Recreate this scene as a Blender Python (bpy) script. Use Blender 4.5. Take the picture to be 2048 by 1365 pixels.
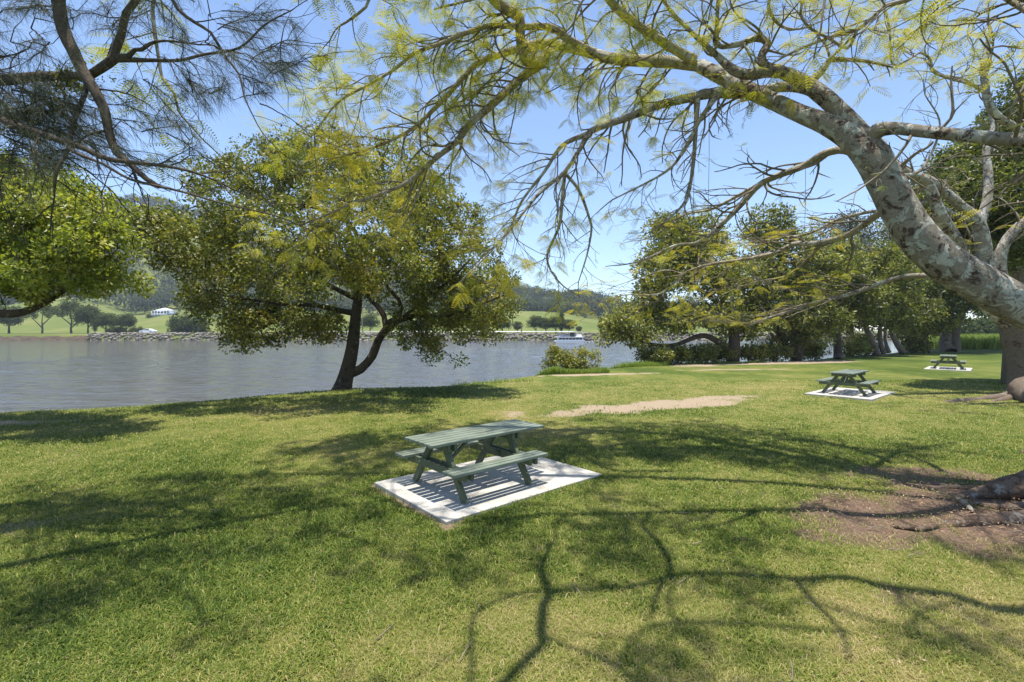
import bpy, bmesh, math, random
import numpy as np
random.seed(7); RNG = np.random.default_rng(11)
SC = bpy.context.scene
for o in list(bpy.data.objects): bpy.data.objects.remove(o)
COL = SC.collection
R = math.radians
# ------------------------------------------------------------------ camera
F = 967.0; HZ = 660.0; HC = 2.2          # focal length and horizon in photo pixels, eye height in metres
cam = bpy.data.cameras.new('camera'); camo = bpy.data.objects.new('camera', cam); COL.objects.link(camo)
cam.sensor_width = 36; cam.lens = 36*F/2048; cam.shift_y = -(HZ-682.5)/2048*-1
cam.clip_start = .05; cam.clip_end = 6000
camo.location = (0, 0, HC); camo.rotation_euler = (R(90), 0, 0); SC.camera = camo
# ------------------------------------------------------------------ sky, sun, exposure
SUN_EL, SUN_AZ = R(85.5), R(200)         # azimuth measured clockwise from +Y
w = bpy.data.worlds.new('World'); SC.world = w; w.use_nodes = True
nt = w.node_tree; nt.nodes.clear()
sky = nt.nodes.new('ShaderNodeTexSky'); sky.sky_type = 'NISHITA'; sky.sun_disc = False
sky.sun_elevation = SUN_EL; sky.sun_rotation = SUN_AZ
sky.air_density = .9; sky.dust_density = .1; sky.ozone_density = 3.6; sky.altitude = 0
bg = nt.nodes.new('ShaderNodeBackground'); bg.inputs['Strength'].default_value = .142
wo = nt.nodes.new('ShaderNodeOutputWorld')
nt.links.new(sky.outputs[0], bg.inputs[0]); nt.links.new(bg.outputs[0], wo.inputs[0])
sun = bpy.data.lights.new('sun', 'SUN'); sun.energy = 4.6; sun.angle = R(.53); sun.color = (1, .955, .88)
suno = bpy.data.objects.new('sun', sun); COL.objects.link(suno)
sd = np.array([math.sin(SUN_AZ)*math.cos(SUN_EL), math.cos(SUN_AZ)*math.cos(SUN_EL), math.sin(SUN_EL)])
from mathutils import Vector
suno.rotation_euler = Vector(sd).to_track_quat('Z', 'Y').to_euler(); suno.location = (0, 0, 40)
SC.view_settings.view_transform = 'Standard'; SC.view_settings.look = 'None'
SC.view_settings.exposure = .86; SC.view_settings.gamma = 1
SC.cycles.max_bounces = 6; SC.cycles.diffuse_bounces = 3; SC.cycles.glossy_bounces = 2
SC.cycles.transmission_bounces = 4; SC.cycles.transparent_max_bounces = 6; SC.cycles.use_denoising = True

# ------------------------------------------------------------------ helpers
def P(x, y, D): return np.array([(x-1024)*D/F, D, HC-(y-HZ)*D/F])
def G(x, y, z=0.0):
    D = F*(HC-z)/(y-HZ); return np.array([(x-1024)*D/F, D, z])
def above(x, y, z):                       # the spot at height z whose shadow falls on ground pixel x, y
    g = G(x, y); return g + sd*(z/sd[2])
def hash2(i, j, s):
    h = (i*374761393 + j*668265263 + s*974634777) & 0xffffffff
    h = ((h ^ (h >> 13))*1274126177) & 0xffffffff
    return ((h ^ (h >> 16)) & 0xffff)/65535.
def vnoise(x, y, sc, s=0):
    x = np.asarray(x, float)/sc; y = np.asarray(y, float)/sc
    i = np.floor(x).astype(np.int64); j = np.floor(y).astype(np.int64); u = x-i; v = y-j
    u = u*u*(3-2*u); v = v*v*(3-2*v)
    a = hash2(i, j, s); b = hash2(i+1, j, s); c = hash2(i, j+1, s); d = hash2(i+1, j+1, s)
    return (a*(1-u)+b*u)*(1-v)+(c*(1-u)+d*u)*v
def fnoise(x, y, sc, s=0, o=4):
    t = 0; a = .5; tot = 0
    for k in range(o):
        t = t+a*vnoise(x, y, sc/2**k, s+k*17); tot += a; a *= .5
    return t/tot
def sstep(a, b, x):
    t = np.clip((np.asarray(x, float)-a)/(b-a), 0, 1); return t*t*(3-2*t)
def norm(v): return v/np.maximum(np.linalg.norm(v, axis=-1, keepdims=True), 1e-9)

def mesh_np(name, V, faces_list, mat, parent=None, attr=None, smooth=False, vattr=None):
    """faces_list: list of int arrays (n,k). attr: per-face float arrays list concatenated in the same order."""
    me = bpy.data.meshes.new(name)
    V = np.asarray(V, np.float32)
    loops = np.concatenate([f.ravel() for f in faces_list]).astype(np.int32)
    sizes = np.concatenate([np.full(len(f), f.shape[1], np.int32) for f in faces_list])
    starts = np.concatenate([[0], np.cumsum(sizes)[:-1]]).astype(np.int32)
    me.vertices.add(len(V)); me.vertices.foreach_set('co', V.ravel())
    me.loops.add(len(loops)); me.loops.foreach_set('vertex_index', loops)
    me.polygons.add(len(sizes)); me.polygons.foreach_set('loop_start', starts); me.polygons.foreach_set('loop_total', sizes)
    if smooth: me.polygons.foreach_set('use_smooth', np.ones(len(sizes), bool))
    me.update(calc_edges=True)
    if attr is not None:
        a = me.attributes.new('rnd', 'FLOAT', 'FACE'); a.data.foreach_set('value', np.asarray(attr, np.float32))
    if vattr:
        for k, v in vattr.items():
            a = me.attributes.new(k, 'FLOAT', 'POINT'); a.data.foreach_set('value', np.asarray(v, np.float32))
    me.materials.append(mat)
    o = bpy.data.objects.new(name, me); COL.objects.link(o)
    if parent is not None: o.parent = parent
    return o
def tag(o, label=None, cat=None, group=None, kind=None):
    if label: o['label'] = label
    if cat: o['category'] = cat
    if group: o['group'] = group
    if kind: o['kind'] = kind
    return o
def empty(name, loc, rz=0):
    o = bpy.data.objects.new(name, None); COL.objects.link(o); o.location = tuple(loc); o.rotation_euler = (0, 0, rz)
    o.empty_display_size = .2; return o
def finish(root, objs):                   # parts were built in world space: move their data to the root's frame
    loc = np.array(root.location, np.float32)
    for o in objs:
        me = o.data; n = len(me.vertices); a = np.empty(n*3, np.float32); me.vertices.foreach_get('co', a)
        a = (a.reshape(-1, 3)-loc).ravel(); me.vertices.foreach_set('co', a); me.update(); o.parent = root
def copy_tree(o, parent=None):
    c = o.copy(); COL.objects.link(c); c.parent = parent
    for ch in list(o.children): copy_tree(ch, c)
    return c

class Geo:
    def __init__(s): s.V = []; s.F = {3: [], 4: []}; s.A = {3: [], 4: []}; s.n = 0
    def add(s, V, Fa, val=0.):
        V = np.asarray(V, float); Fa = np.asarray(Fa, np.int64); k = Fa.shape[1]
        s.F[k].append(Fa+s.n); s.A[k].append(np.broadcast_to(np.asarray(val, float), (len(Fa),)))
        s.V.append(V); s.n += len(V)
    def add2(s, V, f3, f4, val=0.):
        s.V.append(np.asarray(V, float))
        if len(f3): s.F[3].append(np.asarray(f3)+s.n); s.A[3].append(np.full(len(f3), val))
        if len(f4): s.F[4].append(np.asarray(f4)+s.n); s.A[4].append(np.full(len(f4), val))
        s.n += len(V)
    def build(s, name, mat, parent=None, smooth=False):
        fl = [np.concatenate(s.F[k]) for k in (3, 4) if s.F[k]]
        at = np.concatenate([np.concatenate(s.A[k]) for k in (3, 4) if s.F[k]])
        return mesh_np(name, np.concatenate(s.V), fl, mat, parent, at, smooth)

def resample(pts, rad, step):
    pts = np.asarray(pts, float); rad = np.asarray(rad, float)
    if len(pts) < 3:
        pts = np.array([pts[0], (pts[0]+pts[-1])/2, pts[-1]]); rad = np.array([rad[0], (rad[0]+rad[-1])/2, rad[-1]])
    ext = np.vstack([2*pts[0]-pts[1], pts, 2*pts[-1]-pts[-2]])
    op, orr = [], []
    for i in range(len(pts)-1):
        a, b, c, d = ext[i:i+4]; L = np.linalg.norm(c-b); n = max(1, int(L/step))
        t = (np.arange(n)/n)[:, None]
        op.append(.5*((2*b)+(-a+c)*t+(2*a-5*b+4*c-d)*t*t+(-a+3*b-3*c+d)*t**3))
        orr.append(rad[i]+(rad[i+1]-rad[i])*t[:, 0])
    op.append(pts[-1:]); orr.append(rad[-1:])
    return np.vstack(op), np.concatenate(orr)
def tube(g, pts, rad, nseg=8, rough=0., val=0., seed=0, cap=True):
    pts = np.asarray(pts, float); rad = np.asarray(rad, float); n = len(pts)
    T = norm(np.gradient(pts, axis=0))
    up = np.array([0, 0, 1.]) if abs(T[0, 2]) < .9 else np.array([1., 0, 0])
    N = np.empty_like(T); a = np.cross(T[0], up); a /= np.linalg.norm(a)
    for i in range(n):
        a = a-T[i]*np.dot(a, T[i]); a /= max(np.linalg.norm(a), 1e-9); N[i] = a
    B = np.cross(T, N)
    th = np.arange(nseg)/nseg*2*np.pi
    rr = np.repeat(rad[:, None], nseg, 1)
    if rough > 0:
        L = np.concatenate([[0], np.cumsum(np.linalg.norm(np.diff(pts, axis=0), axis=1))])
        X, Y = np.meshgrid(th, L)
        w_ = 0
        for k, (fx, s0) in enumerate(((1, 1.), (2, .6), (3, .35), (5, .2))):
            w_ = w_+s0*np.sin(fx*X+Y*(1.1+1.7*k)/max(rad[0]*2, .06)*.5+seed*3.1+k)*np.cos(Y*(2.3+k)*.6+seed+k*2)
        rr = rr*(1+rough*w_)
    V = pts[:, None]+rr[..., None]*(np.cos(th)[None, :, None]*N[:, None]+np.sin(th)[None, :, None]*B[:, None])
    V = V.reshape(-1, 3)
    i = np.arange(n-1)[:, None]*nseg; j = np.arange(nseg)[None]; k = (j+1) % nseg
    Q = np.stack([i+j, i+k, i+nseg+k, i+nseg+j], -1).reshape(-1, 4)
    f3 = []
    if cap and nseg > 4:
        V = np.vstack([V, pts[-1]+T[-1]*rad[-1]*.4]); m = len(V)-1; b = (n-1)*nseg
        f3 = [(b+q, b+(q+1) % nseg, m) for q in range(nseg)]
    g.add2(V, f3, Q, val)
def limb_px(L, step=.12, wob=.0):
    """L: list of (px, py, D, r)"""
    p = np.array([P(a, b, c) for a, b, c, d in L]); r = np.array([d/math.sqrt(1+.75*((a-1024)/F)**2) for a, b, c, d in L])
    return resample(p, r, step)

# ------------------------------------------------------------------ materials
def new_mat(name):
    m = bpy.data.materials.new(name); m.use_nodes = True; n = m.node_tree; n.nodes.clear()
    out = n.nodes.new('ShaderNodeOutputMaterial'); return m, n, out
def nd(n, t, **kw):
    x = n.nodes.new(t)
    for k, v in kw.items():
        if k.startswith('i_'): x.inputs[k[2:].replace('_', ' ')].default_value = v
        else: setattr(x, k, v)
    return x
def ramp(n, fac, stops, interp='LINEAR'):
    r = n.nodes.new('ShaderNodeValToRGB'); r.color_ramp.interpolation = interp
    e = r.color_ramp.elements
    while len(e) < len(stops): e.new(.5)
    for q, (p, c) in zip(e, stops): q.position = p; q.color = (*c, 1)
    n.links.new(fac, r.inputs[0]); return r.outputs[0]
def noise(n, scale, detail=5, rough=.6, vec=None, dist=0., out='Fac'):
    x = nd(n, 'ShaderNodeTexNoise'); x.inputs['Scale'].default_value = scale; x.inputs['Detail'].default_value = detail
    x.inputs['Roughness'].default_value = rough; x.inputs['Distortion'].default_value = dist
    if vec is not None: n.links.new(vec, x.inputs['Vector'])
    return x.outputs[out]
def wpos(n): return n.nodes.new('ShaderNodeNewGeometry').outputs['Position']
def mixc(n, f, a, b, mode='MIX'):
    x = n.nodes.new('ShaderNodeMix'); x.data_type = 'RGBA'; x.blend_type = mode
    for s, v in ((0, f), (6, a), (7, b)):
        if isinstance(v, (int, float)): x.inputs[s].default_value = v
        elif isinstance(v, tuple): x.inputs[s].default_value = (*v, 1)
        else: n.links.new(v, x.inputs[s])
    return x.outputs[2]
def mth(n, op, a, b=None):
    x = n.nodes.new('ShaderNodeMath'); x.operation = op
    for s, v in ((0, a), (1, b)):
        if v is None: continue
        if isinstance(v, (int, float)): x.inputs[s].default_value = v
        else: n.links.new(v, x.inputs[s])
    return x.outputs[0]
def attr(n, name): x = n.nodes.new('ShaderNodeAttribute'); x.attribute_name = name; return x.outputs['Fac']
def pbsdf(n, col, rough=.7, spec=.3, bump=None, bstr=.3, bdist=.02, metal=0):
    b = n.nodes.new('ShaderNodeBsdfPrincipled')
    if isinstance(col, tuple): b.inputs['Base Color'].default_value = (*col, 1)
    else: n.links.new(col, b.inputs['Base Color'])
    if isinstance(rough, (int, float)): b.inputs['Roughness'].default_value = rough
    else: n.links.new(rough, b.inputs['Roughness'])
    b.inputs['Specular IOR Level'].default_value = spec; b.inputs['Metallic'].default_value = metal
    if bump is not None:
        q = n.nodes.new('ShaderNodeBump'); q.inputs['Strength'].default_value = bstr; q.inputs['Distance'].default_value = bdist
        n.links.new(bump, q.inputs['Height']); n.links.new(q.outputs[0], b.inputs['Normal'])
    return b
def leaf_mat(name, stops, trans=.35, rough=.45, spec=.4, tcol=(1.25, 1.3, .5)):
    m, n, out = new_mat(name); c = ramp(n, attr(n, 'rnd'), stops)
    b = pbsdf(n, c, rough, spec)
    t = n.nodes.new('ShaderNodeBsdfTranslucent'); n.links.new(mixc(n, 1., c, tcol, 'MULTIPLY'), t.inputs[0])
    x = n.nodes.new('ShaderNodeMixShader'); x.inputs[0].default_value = trans
    n.links.new(b.outputs[0], x.inputs[1]); n.links.new(t.outputs[0], x.inputs[2]); n.links.new(x.outputs[0], out.inputs[0])
    return m
def simple(name, col, rough=.6, spec=.3, nscale=None, var=.25, bstr=.2, bdist=.01, metal=0):
    m, n, out = new_mat(name)
    if nscale:
        f = noise(n, nscale, 6, .6, wpos(n)); c = ramp(n, f, [(.3, tuple(x*(1-var) for x in col)), (.7, tuple(min(1, x*(1+var)) for x in col))])
        b = pbsdf(n, c, rough, spec, f, bstr, bdist, metal)
    else: b = pbsdf(n, col, rough, spec, metal=metal)
    n.links.new(b.outputs[0], out.inputs[0]); return m

def bark_mat(name, base, dark, pale, scale=3., pale_amt=.5, dark_amt=.5, bdist=.02):
    m, n, out = new_mat(name); p = wpos(n)
    f1 = noise(n, scale*7, 8, .7, p); c = ramp(n, f1, [(.25, tuple(x*.6 for x in base)), (.75, tuple(x*1.35 for x in base))])
    fj = mth(n, 'MULTIPLY', mth(n, 'SUBTRACT', noise(n, scale*16, 6, .75, p), .5), .16)
    f2 = mth(n, 'ADD', noise(n, scale, 8, .7, p, .8), fj); k = ramp(n, f2, [(dark_amt-.03, (0,)*3), (dark_amt+.03, (1,)*3)])
    dcol = ramp(n, noise(n, scale*9, 5, .7, p), [(.3, tuple(x*.55 for x in dark)), (.7, tuple(x*1.5 for x in dark))])
    c = mixc(n, k, dcol, c)
    mp = nd(n, 'ShaderNodeMapping'); mp.inputs['Location'].default_value = (31, 17, 5); n.links.new(p, mp.inputs[0])
    f3 = mth(n, 'ADD', noise(n, scale*1.15, 8, .7, mp.outputs[0], .6), fj); k3 = ramp(n, f3, [(pale_amt, (0,)*3), (pale_amt+.03, (1,)*3)])
    pc = ramp(n, noise(n, scale*11, 5, .7, p), [(.25, tuple(x*.72 for x in pale)), (.7, tuple(min(1, x*1.15) for x in pale))])
    c = mixc(n, k3, c, pc)
    hh = mth(n, 'ADD', mth(n, 'MULTIPLY', f1, .6), mth(n, 'MULTIPLY', noise(n, scale*28, 5, .7, p), .4))
    hh = mth(n, 'ADD', hh, mth(n, 'MULTIPLY', k3, .35))
    b = pbsdf(n, c, .88, .15, hh, .9, bdist); n.links.new(b.outputs[0], out.inputs[0]); return m

M = {}
M['barkA'] = bark_mat('lichen_bark', (.35, .30, .235), (.10, .066, .052), (.58, .56, .48), 4.2, .52, .455, .045)
M['limbA'] = bark_mat('limb_bark', (.33, .28, .205), (.12, .085, .06), (.50, .48, .40), 5., .53, .43, .012)
M['root'] = bark_mat('root_bark', (.235, .165, .115), (.11, .07, .048), (.40, .35, .29), 7., .57, .45, .04)
M['barkB'] = bark_mat('brown_bark', (.17, .13, .095), (.08, .05, .04), (.38, .35, .30), 2., .62, .42, .03)
M['barkM'] = bark_mat('dark_bark', (.085, .065, .048), (.04, .03, .024), (.25, .24, .20), 4., .61, .42, .03)
M['barkK'] = bark_mat('casuarina_bark', (.13, .10, .075), (.06, .045, .035), (.28, .26, .22), 5., .60, .42, .02)
M['twig'] = simple('twig_bark', (.20, .165, .12), .85, .1, 12, .35)
M['twigD'] = simple('dark_twig', (.07, .055, .04), .85, .1, 12, .35)
M['leafA'] = leaf_mat('feathery_leaf', [(0, (.20, .28, .045)), (.35, (.38, .40, .055)), (.7, (.54, .49, .065)), (1, (.60, .43, .06))], .45, .6, .2, (1.15, 1.1, .6))
M['leafM'] = leaf_mat('broad_leaf_dark', [(0, (.065, .078, .020)), (.4, (.16, .175, .034)), (.75, (.29, .29, .058)), (1, (.42, .33, .09))], .36, .42, .4)
M['leafL'] = leaf_mat('broad_leaf_bright', [(0, (.11, .145, .024)), (.45, (.25, .28, .042)), (.8, (.40, .42, .075)), (1, (.48, .42, .14))], .42, .42, .4)
M['leafR'] = leaf_mat('river_leaf', [(0, (.065, .080, .024)), (.5, (.165, .180, .042)), (1, (.36, .34, .08))], .36, .45, .35)
M['leafC'] = leaf_mat('deep_leaf', [(0, (.045, .058, .020)), (.6, (.12, .145, .036)), (1, (.25, .26, .06))], .30, .42, .4)
M['needle'] = leaf_mat('needles', [(0, (.055, .065, .035)), (.6, (.11, .12, .065)), (1, (.23, .22, .14))], .25, .6, .2, (1, 1, .8))
M['farleaf'] = leaf_mat('far_leaf', [(0, (.045, .070, .022)), (.5, (.085, .110, .035)), (1, (.14, .15, .055))], .2, .7, .1)
M['forest'] = leaf_mat('forest_leaf', [(0, (.030, .040, .022)), (.6, (.055, .070, .034)), (1, (.10, .115, .05))], .15, .8, .1)
M['grass'] = leaf_mat('grass_blade', [(0, (.055, .095, .013)), (.3, (.14, .20, .028)), (.55, (.26, .275, .055)), (.78, (.40, .345, .13)), (1, (.52, .42, .23))], .34, .55, .25, (1.1, 1.1, .6))
M['reed'] = leaf_mat('reed_leaf', [(0, (.10, .17, .025)), (.6, (.22, .29, .05)), (1, (.36, .36, .10))], .35, .5, .3)

# ground: green and straw colours from world noise and the soil / dry attributes of the terrain
def ground_mat():
    m, n, out = new_mat('lawn_surface'); p = wpos(n)
    dry = attr(n, 'dry'); soil = attr(n, 'soil'); red = attr(n, 'red'); far = attr(n, 'far')
    fine = noise(n, 38, 6, .72, p); mid = noise(n, 5, 5, .65, p); fin2 = noise(n, 140, 3, .7, p)
    g_ = mth(n, 'ADD', mth(n, 'MULTIPLY', mth(n, 'SUBTRACT', fine, .5), .8), dry)
    g_ = mth(n, 'ADD', g_, mth(n, 'MULTIPLY', mth(n, 'SUBTRACT', mid, .5), .35))
    c = ramp(n, g_, [(.05, (.040, .066, .010)), (.35, (.095, .125, .022)), (.55, (.17, .172, .042)), (.75, (.25, .205, .08)), (1, (.32, .245, .125))])
    sc = ramp(n, noise(n, 22, 8, .75, p), [(.25, (.085, .052, .035)), (.5, (.17, .112, .077)), (.75, (.31, .225, .16))])
    sc2 = ramp(n, noise(n, 22, 8, .75, p), [(.25, (.24, .17, .10)), (.5, (.34, .26, .175)), (.75, (.44, .36, .26))])
    s = mixc(n, red, sc2, sc)
    k = mth(n, 'ADD', soil, mth(n, 'MULTIPLY', mth(n, 'SUBTRACT', fine, .5), 1.3))
    kk = ramp(n, k, [(.42, (0,)*3), (.62, (1,)*3)])
    fc = ramp(n, noise(n, .05, 7, .6, p), [(.3, (.085, .12, .025)), (.55, (.135, .155, .038)), (.75, (.20, .19, .07))])
    c = mixc(n, far, c, fc)
    c = mixc(n, kk, c, s)
    hh = mth(n, 'ADD', fine, mth(n, 'MULTIPLY', fin2, .6))
    b = pbsdf(n, c, .9, .12, hh, .8, .03); n.links.new(b.outputs[0], out.inputs[0]); return m
M['ground'] = ground_mat()
def water_mat():
    m, n, out = new_mat('river_water'); p = wpos(n)
    mp = nd(n, 'ShaderNodeMapping'); mp.inputs['Scale'].default_value = (.45, 1.3, 1); mp.inputs['Rotation'].default_value = (0, 0, R(12)); n.links.new(p, mp.inputs[0])
    a = noise(n, 1.3, 3, .5, mp.outputs[0], .4); b_ = noise(n, .25, 4, .55, mp.outputs[0])
    a2 = noise(n, 5, 3, .6, mp.outputs[0], .3); hh = mth(n, 'ADD', mth(n, 'ADD', a, mth(n, 'MULTIPLY', b_, .8)), mth(n, 'MULTIPLY', a2, .35))
    col = ramp(n, noise(n, .05, 4, .6, p), [(.35, (.085, .076, .058)), (.65, (.088, .084, .074))])
    b = pbsdf(n, col, .07, .5, hh, 1., .10); b.inputs['IOR'].default_value = 1.33
    n.links.new(b.outputs[0], out.inputs[0]); return m
M['water'] = water_mat()
def conc_mat():
    m, n, out = new_mat('concrete'); p = wpos(n); f = noise(n, 1.6, 7, .7, p, .4); f2 = noise(n, 45, 4, .7, p)
    c = ramp(n, f, [(.3, (.33, .305, .26)), (.5, (.44, .415, .365)), (.7, (.52, .49, .44))]); c = mixc(n, ramp(n, f2, [(.58, (0,)*3), (.7, (.5,)*3)]), c, (.28, .24, .19))
    b = pbsdf(n, c, .88, .15, f2, .3, .004); n.links.new(b.outputs[0], out.inputs[0]); return m
M['conc'] = conc_mat()
M['concside'] = M['conc']
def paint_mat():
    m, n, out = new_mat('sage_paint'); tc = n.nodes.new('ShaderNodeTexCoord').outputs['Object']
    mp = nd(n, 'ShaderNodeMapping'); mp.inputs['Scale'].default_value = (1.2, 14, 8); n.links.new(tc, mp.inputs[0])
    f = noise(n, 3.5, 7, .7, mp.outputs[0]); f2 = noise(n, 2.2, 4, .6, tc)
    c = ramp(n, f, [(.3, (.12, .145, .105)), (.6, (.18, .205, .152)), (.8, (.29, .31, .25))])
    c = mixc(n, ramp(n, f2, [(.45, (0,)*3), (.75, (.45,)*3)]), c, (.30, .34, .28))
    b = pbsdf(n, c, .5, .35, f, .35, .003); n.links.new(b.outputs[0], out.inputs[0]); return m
M['paint'] = paint_mat()
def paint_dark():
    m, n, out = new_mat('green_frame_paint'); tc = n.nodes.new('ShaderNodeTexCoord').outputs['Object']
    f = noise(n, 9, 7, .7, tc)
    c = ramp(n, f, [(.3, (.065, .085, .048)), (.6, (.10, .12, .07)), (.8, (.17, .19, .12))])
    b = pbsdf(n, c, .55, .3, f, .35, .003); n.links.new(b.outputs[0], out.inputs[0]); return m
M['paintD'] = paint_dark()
M['bolt'] = simple('bolt_metal', (.6, .6, .58), .35, .5, metal=.8)
M['rock'] = simple('revetment_rock', (.21, .185, .15), .9, .15, .6, .45, .5, .1)
M['asph'] = simple('asphalt', (.11, .11, .105), .9, .1, .5, .2)
M['white'] = simple('white_paint', (.80, .80, .79), .45, .4)
M['roof'] = simple('pale_roof', (.74, .73, .72), .5, .3)
M['hwall'] = simple('weatherboard', (.38, .44, .55), .6, .3)
M['glass'] = simple('dark_glass', (.025, .03, .035), .08, .6)
M['black'] = simple('rubber', (.02, .02, .02), .7, .3)
M['steel'] = simple('grey_steel', (.45, .46, .46), .4, .4, metal=.5)
M['wood'] = simple('pole_wood', (.22, .18, .13), .85, .1, 6, .3)
M['litter'] = leaf_mat('dry_leaf', [(0, (.16, .09, .05)), (.5, (.36, .24, .13)), (1, (.60, .48, .33))], .15, .7, .2)

# ------------------------------------------------------------------ terrain
SH = np.array([(-400, -260), (-60, -8), (-30, 7.2), (-14.1, 13.2), (-11.5, 13.9), (-9.8, 15.1), (-6.2, 18.2), (-3.2, 19), (-1.3, 20.3), (.86, 23.1),
               (2.2, 25), (6.3, 28.2), (8.6, 31.3), (16.1, 32.9), (23, 36.7), (33, 44), (45, 53), (52, 62), (75, 90), (110, 130), (130, 200), (900, 1400)], float)
def yshore(X): return np.interp(X, SH[:, 0], SH[:, 1])
WZ = -.9
def hills(X, Y):
    px = 1024+F*X/np.maximum(Y, 60)
    cp = np.interp(px, [-900, -300, 0, 60, 120, 200, 255, 285, 330, 380, 430, 520, 700, 900, 1050, 1125, 1200, 1260, 1330, 1420, 1700, 2100, 2600],
                   [590, 600, 608, 602, 598, 606, 622, 620, 604, 612, 628, 630, 622, 622, 622, 621, 633, 632, 624, 630, 640, 640, 640])
    cf = np.interp(px, [-900, -200, 0, 200, 330, 420, 520, 650, 850, 1000, 1050, 1080, 1120, 1160, 1200, 1240, 1290, 1330, 1450, 1700, 2100, 2600],
                   [470, 450, 440, 420, 415, 440, 480, 520, 560, 585, 592, 596, 602, 597, 602, 622, 648, 652, 640, 630, 640, 640])
    hp = HC+(HZ-cp)*270/F; hf = HC+(HZ-cf)*520/F
    z = -3+4.0*sstep(141, 145, Y)
    z = z+sstep(158, 275, Y)*(hp-1.0)*(.86+.14*np.sin(X*.05+Y*.03))
    z = z+sstep(285, 520, Y)*(hf-hp)
    z = z-sstep(560, 900, Y)*25
    z = z+sstep(165, 260, Y)*2.2*(fnoise(X, Y, 60, 3)-.5)
    return z
def lawn_z(X, Y):
    e = Y-yshore(X)+1.2*(fnoise(X, Y, 3., 5)-.5)
    z = .07*(fnoise(X, Y, 4.5, 9)-.5)+.035*np.sin(X*.35+.6)*np.sin(Y*.28)
    z = z*sstep(3, 6, np.hypot(X, Y))
    rise = sstep(-1.0, .0, e)*.05
    z = z-rise-2.6*sstep(0, 2.4, e)
    return z, e
def ground_z(X, Y):
    z, e = lawn_z(X, Y)
    farm = (Y > 100) & (e > 5)
    return np.where(farm, np.maximum(-3, hills(X, Y)), z)
def gz(x, y): return float(ground_z(np.array([float(x)]), np.array([float(y)]))[0])
def blob(X, Y, cx, cy, rx, ry, ang=0, soft=.35, ns=.5, seed=0):
    c, s = math.cos(ang), math.sin(ang); u = ((X-cx)*c+(Y-cy)*s)/rx; v = (-(X-cx)*s+(Y-cy)*c)/ry
    d = np.sqrt(u*u+v*v)+ns*(fnoise(X, Y, min(rx, ry)*.9, seed, 5)-.5)*2
    return 1-sstep(1-soft, 1+soft, d)
def masks(X, Y):
    soil = np.zeros_like(X); red = np.zeros_like(X)
    b = blob(X, Y, 6.0, 5.95, 2.7, 1.05, .10, .5, .8, 31); b2 = blob(X, Y, 4.1, 5.45, 1.2, .5, .1, .5, .7, 32)*.8
    b = np.maximum(np.maximum(b, b2), blob(X, Y, 4.6, 3.2, .55, .25, -.3, .5, .8, 33)*.8); b = np.maximum(b, blob(X, Y, 3.3, 3.9, .5, .3, 0, .5, .8, 38)*.55)
    b = np.maximum(b, blob(X, Y, 6.4, 7.4, 1.2, .4, 0, .5, .8, 36)*.75)
    soil = np.maximum(soil, b); red = np.maximum(red, b > .02)
    s1 = blob(X, Y, 4.4, 14.3, 4.0, .85, .40, .45, .6, 41)
    s1 = np.maximum(s1, blob(X, Y, -14, 11.1, 3.2, .5, .2, .5, .6, 43)*.9)
    s1 = np.maximum(s1, blob(X, Y, 4.2, 23.8, 3.0, .5, .25, .5, .6, 44)*.8)
    s1 = np.maximum(s1, blob(X, Y, 12.2, 27, 4, .6, .1, .6, .6, 45)*.6)
    s1 = np.maximum(s1, blob(X, Y, 17, 32, 7, 1.6, .3, .6, .6, 46)*.85)
    s1 = np.maximum(s1, blob(X, Y, -1.3, 10.2, .9, .25, .1, .6, .8, 48)*.6)
    soil = np.maximum(soil, s1)
    # trodden edge round the near slab, worn strip left of it
    u = (X+.30)*math.cos(.71)+(Y-7.05)*math.sin(.71); v = -(X+.30)*math.sin(.71)+(Y-7.05)*math.cos(.71)
    dd = np.maximum(np.abs(u)-1.37, np.abs(v)-.92)
    e = (1-sstep(.02, .22, dd+.14*(fnoise(X, Y, .5, 51)-.5)*2))*np.where(u < -1.2, 1., .35)
    soil = np.maximum(soil, e*.85); red = np.maximum(red, (e > .05)*.6)
    b = blob(X, Y, -6.0, 5.3, .9, .3, .3, .6, .9, 52)*.5
    soil = np.maximum(soil, b)
    dry = .325+.62*(fnoise(X, Y, 2.6, 61)-.5)+.30*(fnoise(X, Y, .55, 62)-.5)
    dry = dry+.30*(fnoise(X, Y, .16, 69, 2)-.5)+.10*sstep(8, 11, Y)-.10*sstep(20, 26, Y)
    dry = dry+.12*blob(X, Y, -2.2, 9.2, 4.5, 1.5, .1, .6, .5, 63)+.10*blob(X, Y, 1.2, 3.6, 3.2, .9, .1, .6, .6, 64)
    dry = dry-.20*blob(X, Y, -2.2, 5.6, 2.6, 1.1, .4, .6, .5, 65)-.18*blob(X, Y, 4, 9.4, 4.5, 1.6, .1, .6, .5, 66)-.12*blob(X, Y, -3, 3.9, 2.2, .9, .1, .6, .5, 68)
    dry = dry-.14*blob(X, Y, -5.5, 16.5, 7, 2.2, .35, .5, .5, 67)
    return soil, red, dry
def axis(segs):
    out = [segs[0][0]]
    for a, b, h in segs:
        n = max(1, round((b-a)/h)); out += list(a+(b-a)*(np.arange(n)+1)/n)
    return np.array(out)
ax = axis([(-900, -320, 20), (-320, -60, 5), (-60, -20, 1.), (-20, -8, .3), (-8, 10, .09), (10, 24, .3), (24, 70, 1.), (70, 420, 5), (420, 1300, 25)])
ay = axis([(-60, -4, 4), (-4, 2, .5), (2, 9, .08), (9, 20, .13), (20, 42, .25), (42, 70, .8), (70, 138, 3), (138, 160, .6), (160, 320, 3), (320, 1400, 12)])
X, Y = np.meshgrid(ax, ay); Z = ground_z(X, Y); so, rd, dr = masks(X, Y)
Z = Z-.02*so*(Y < 30)
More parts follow.
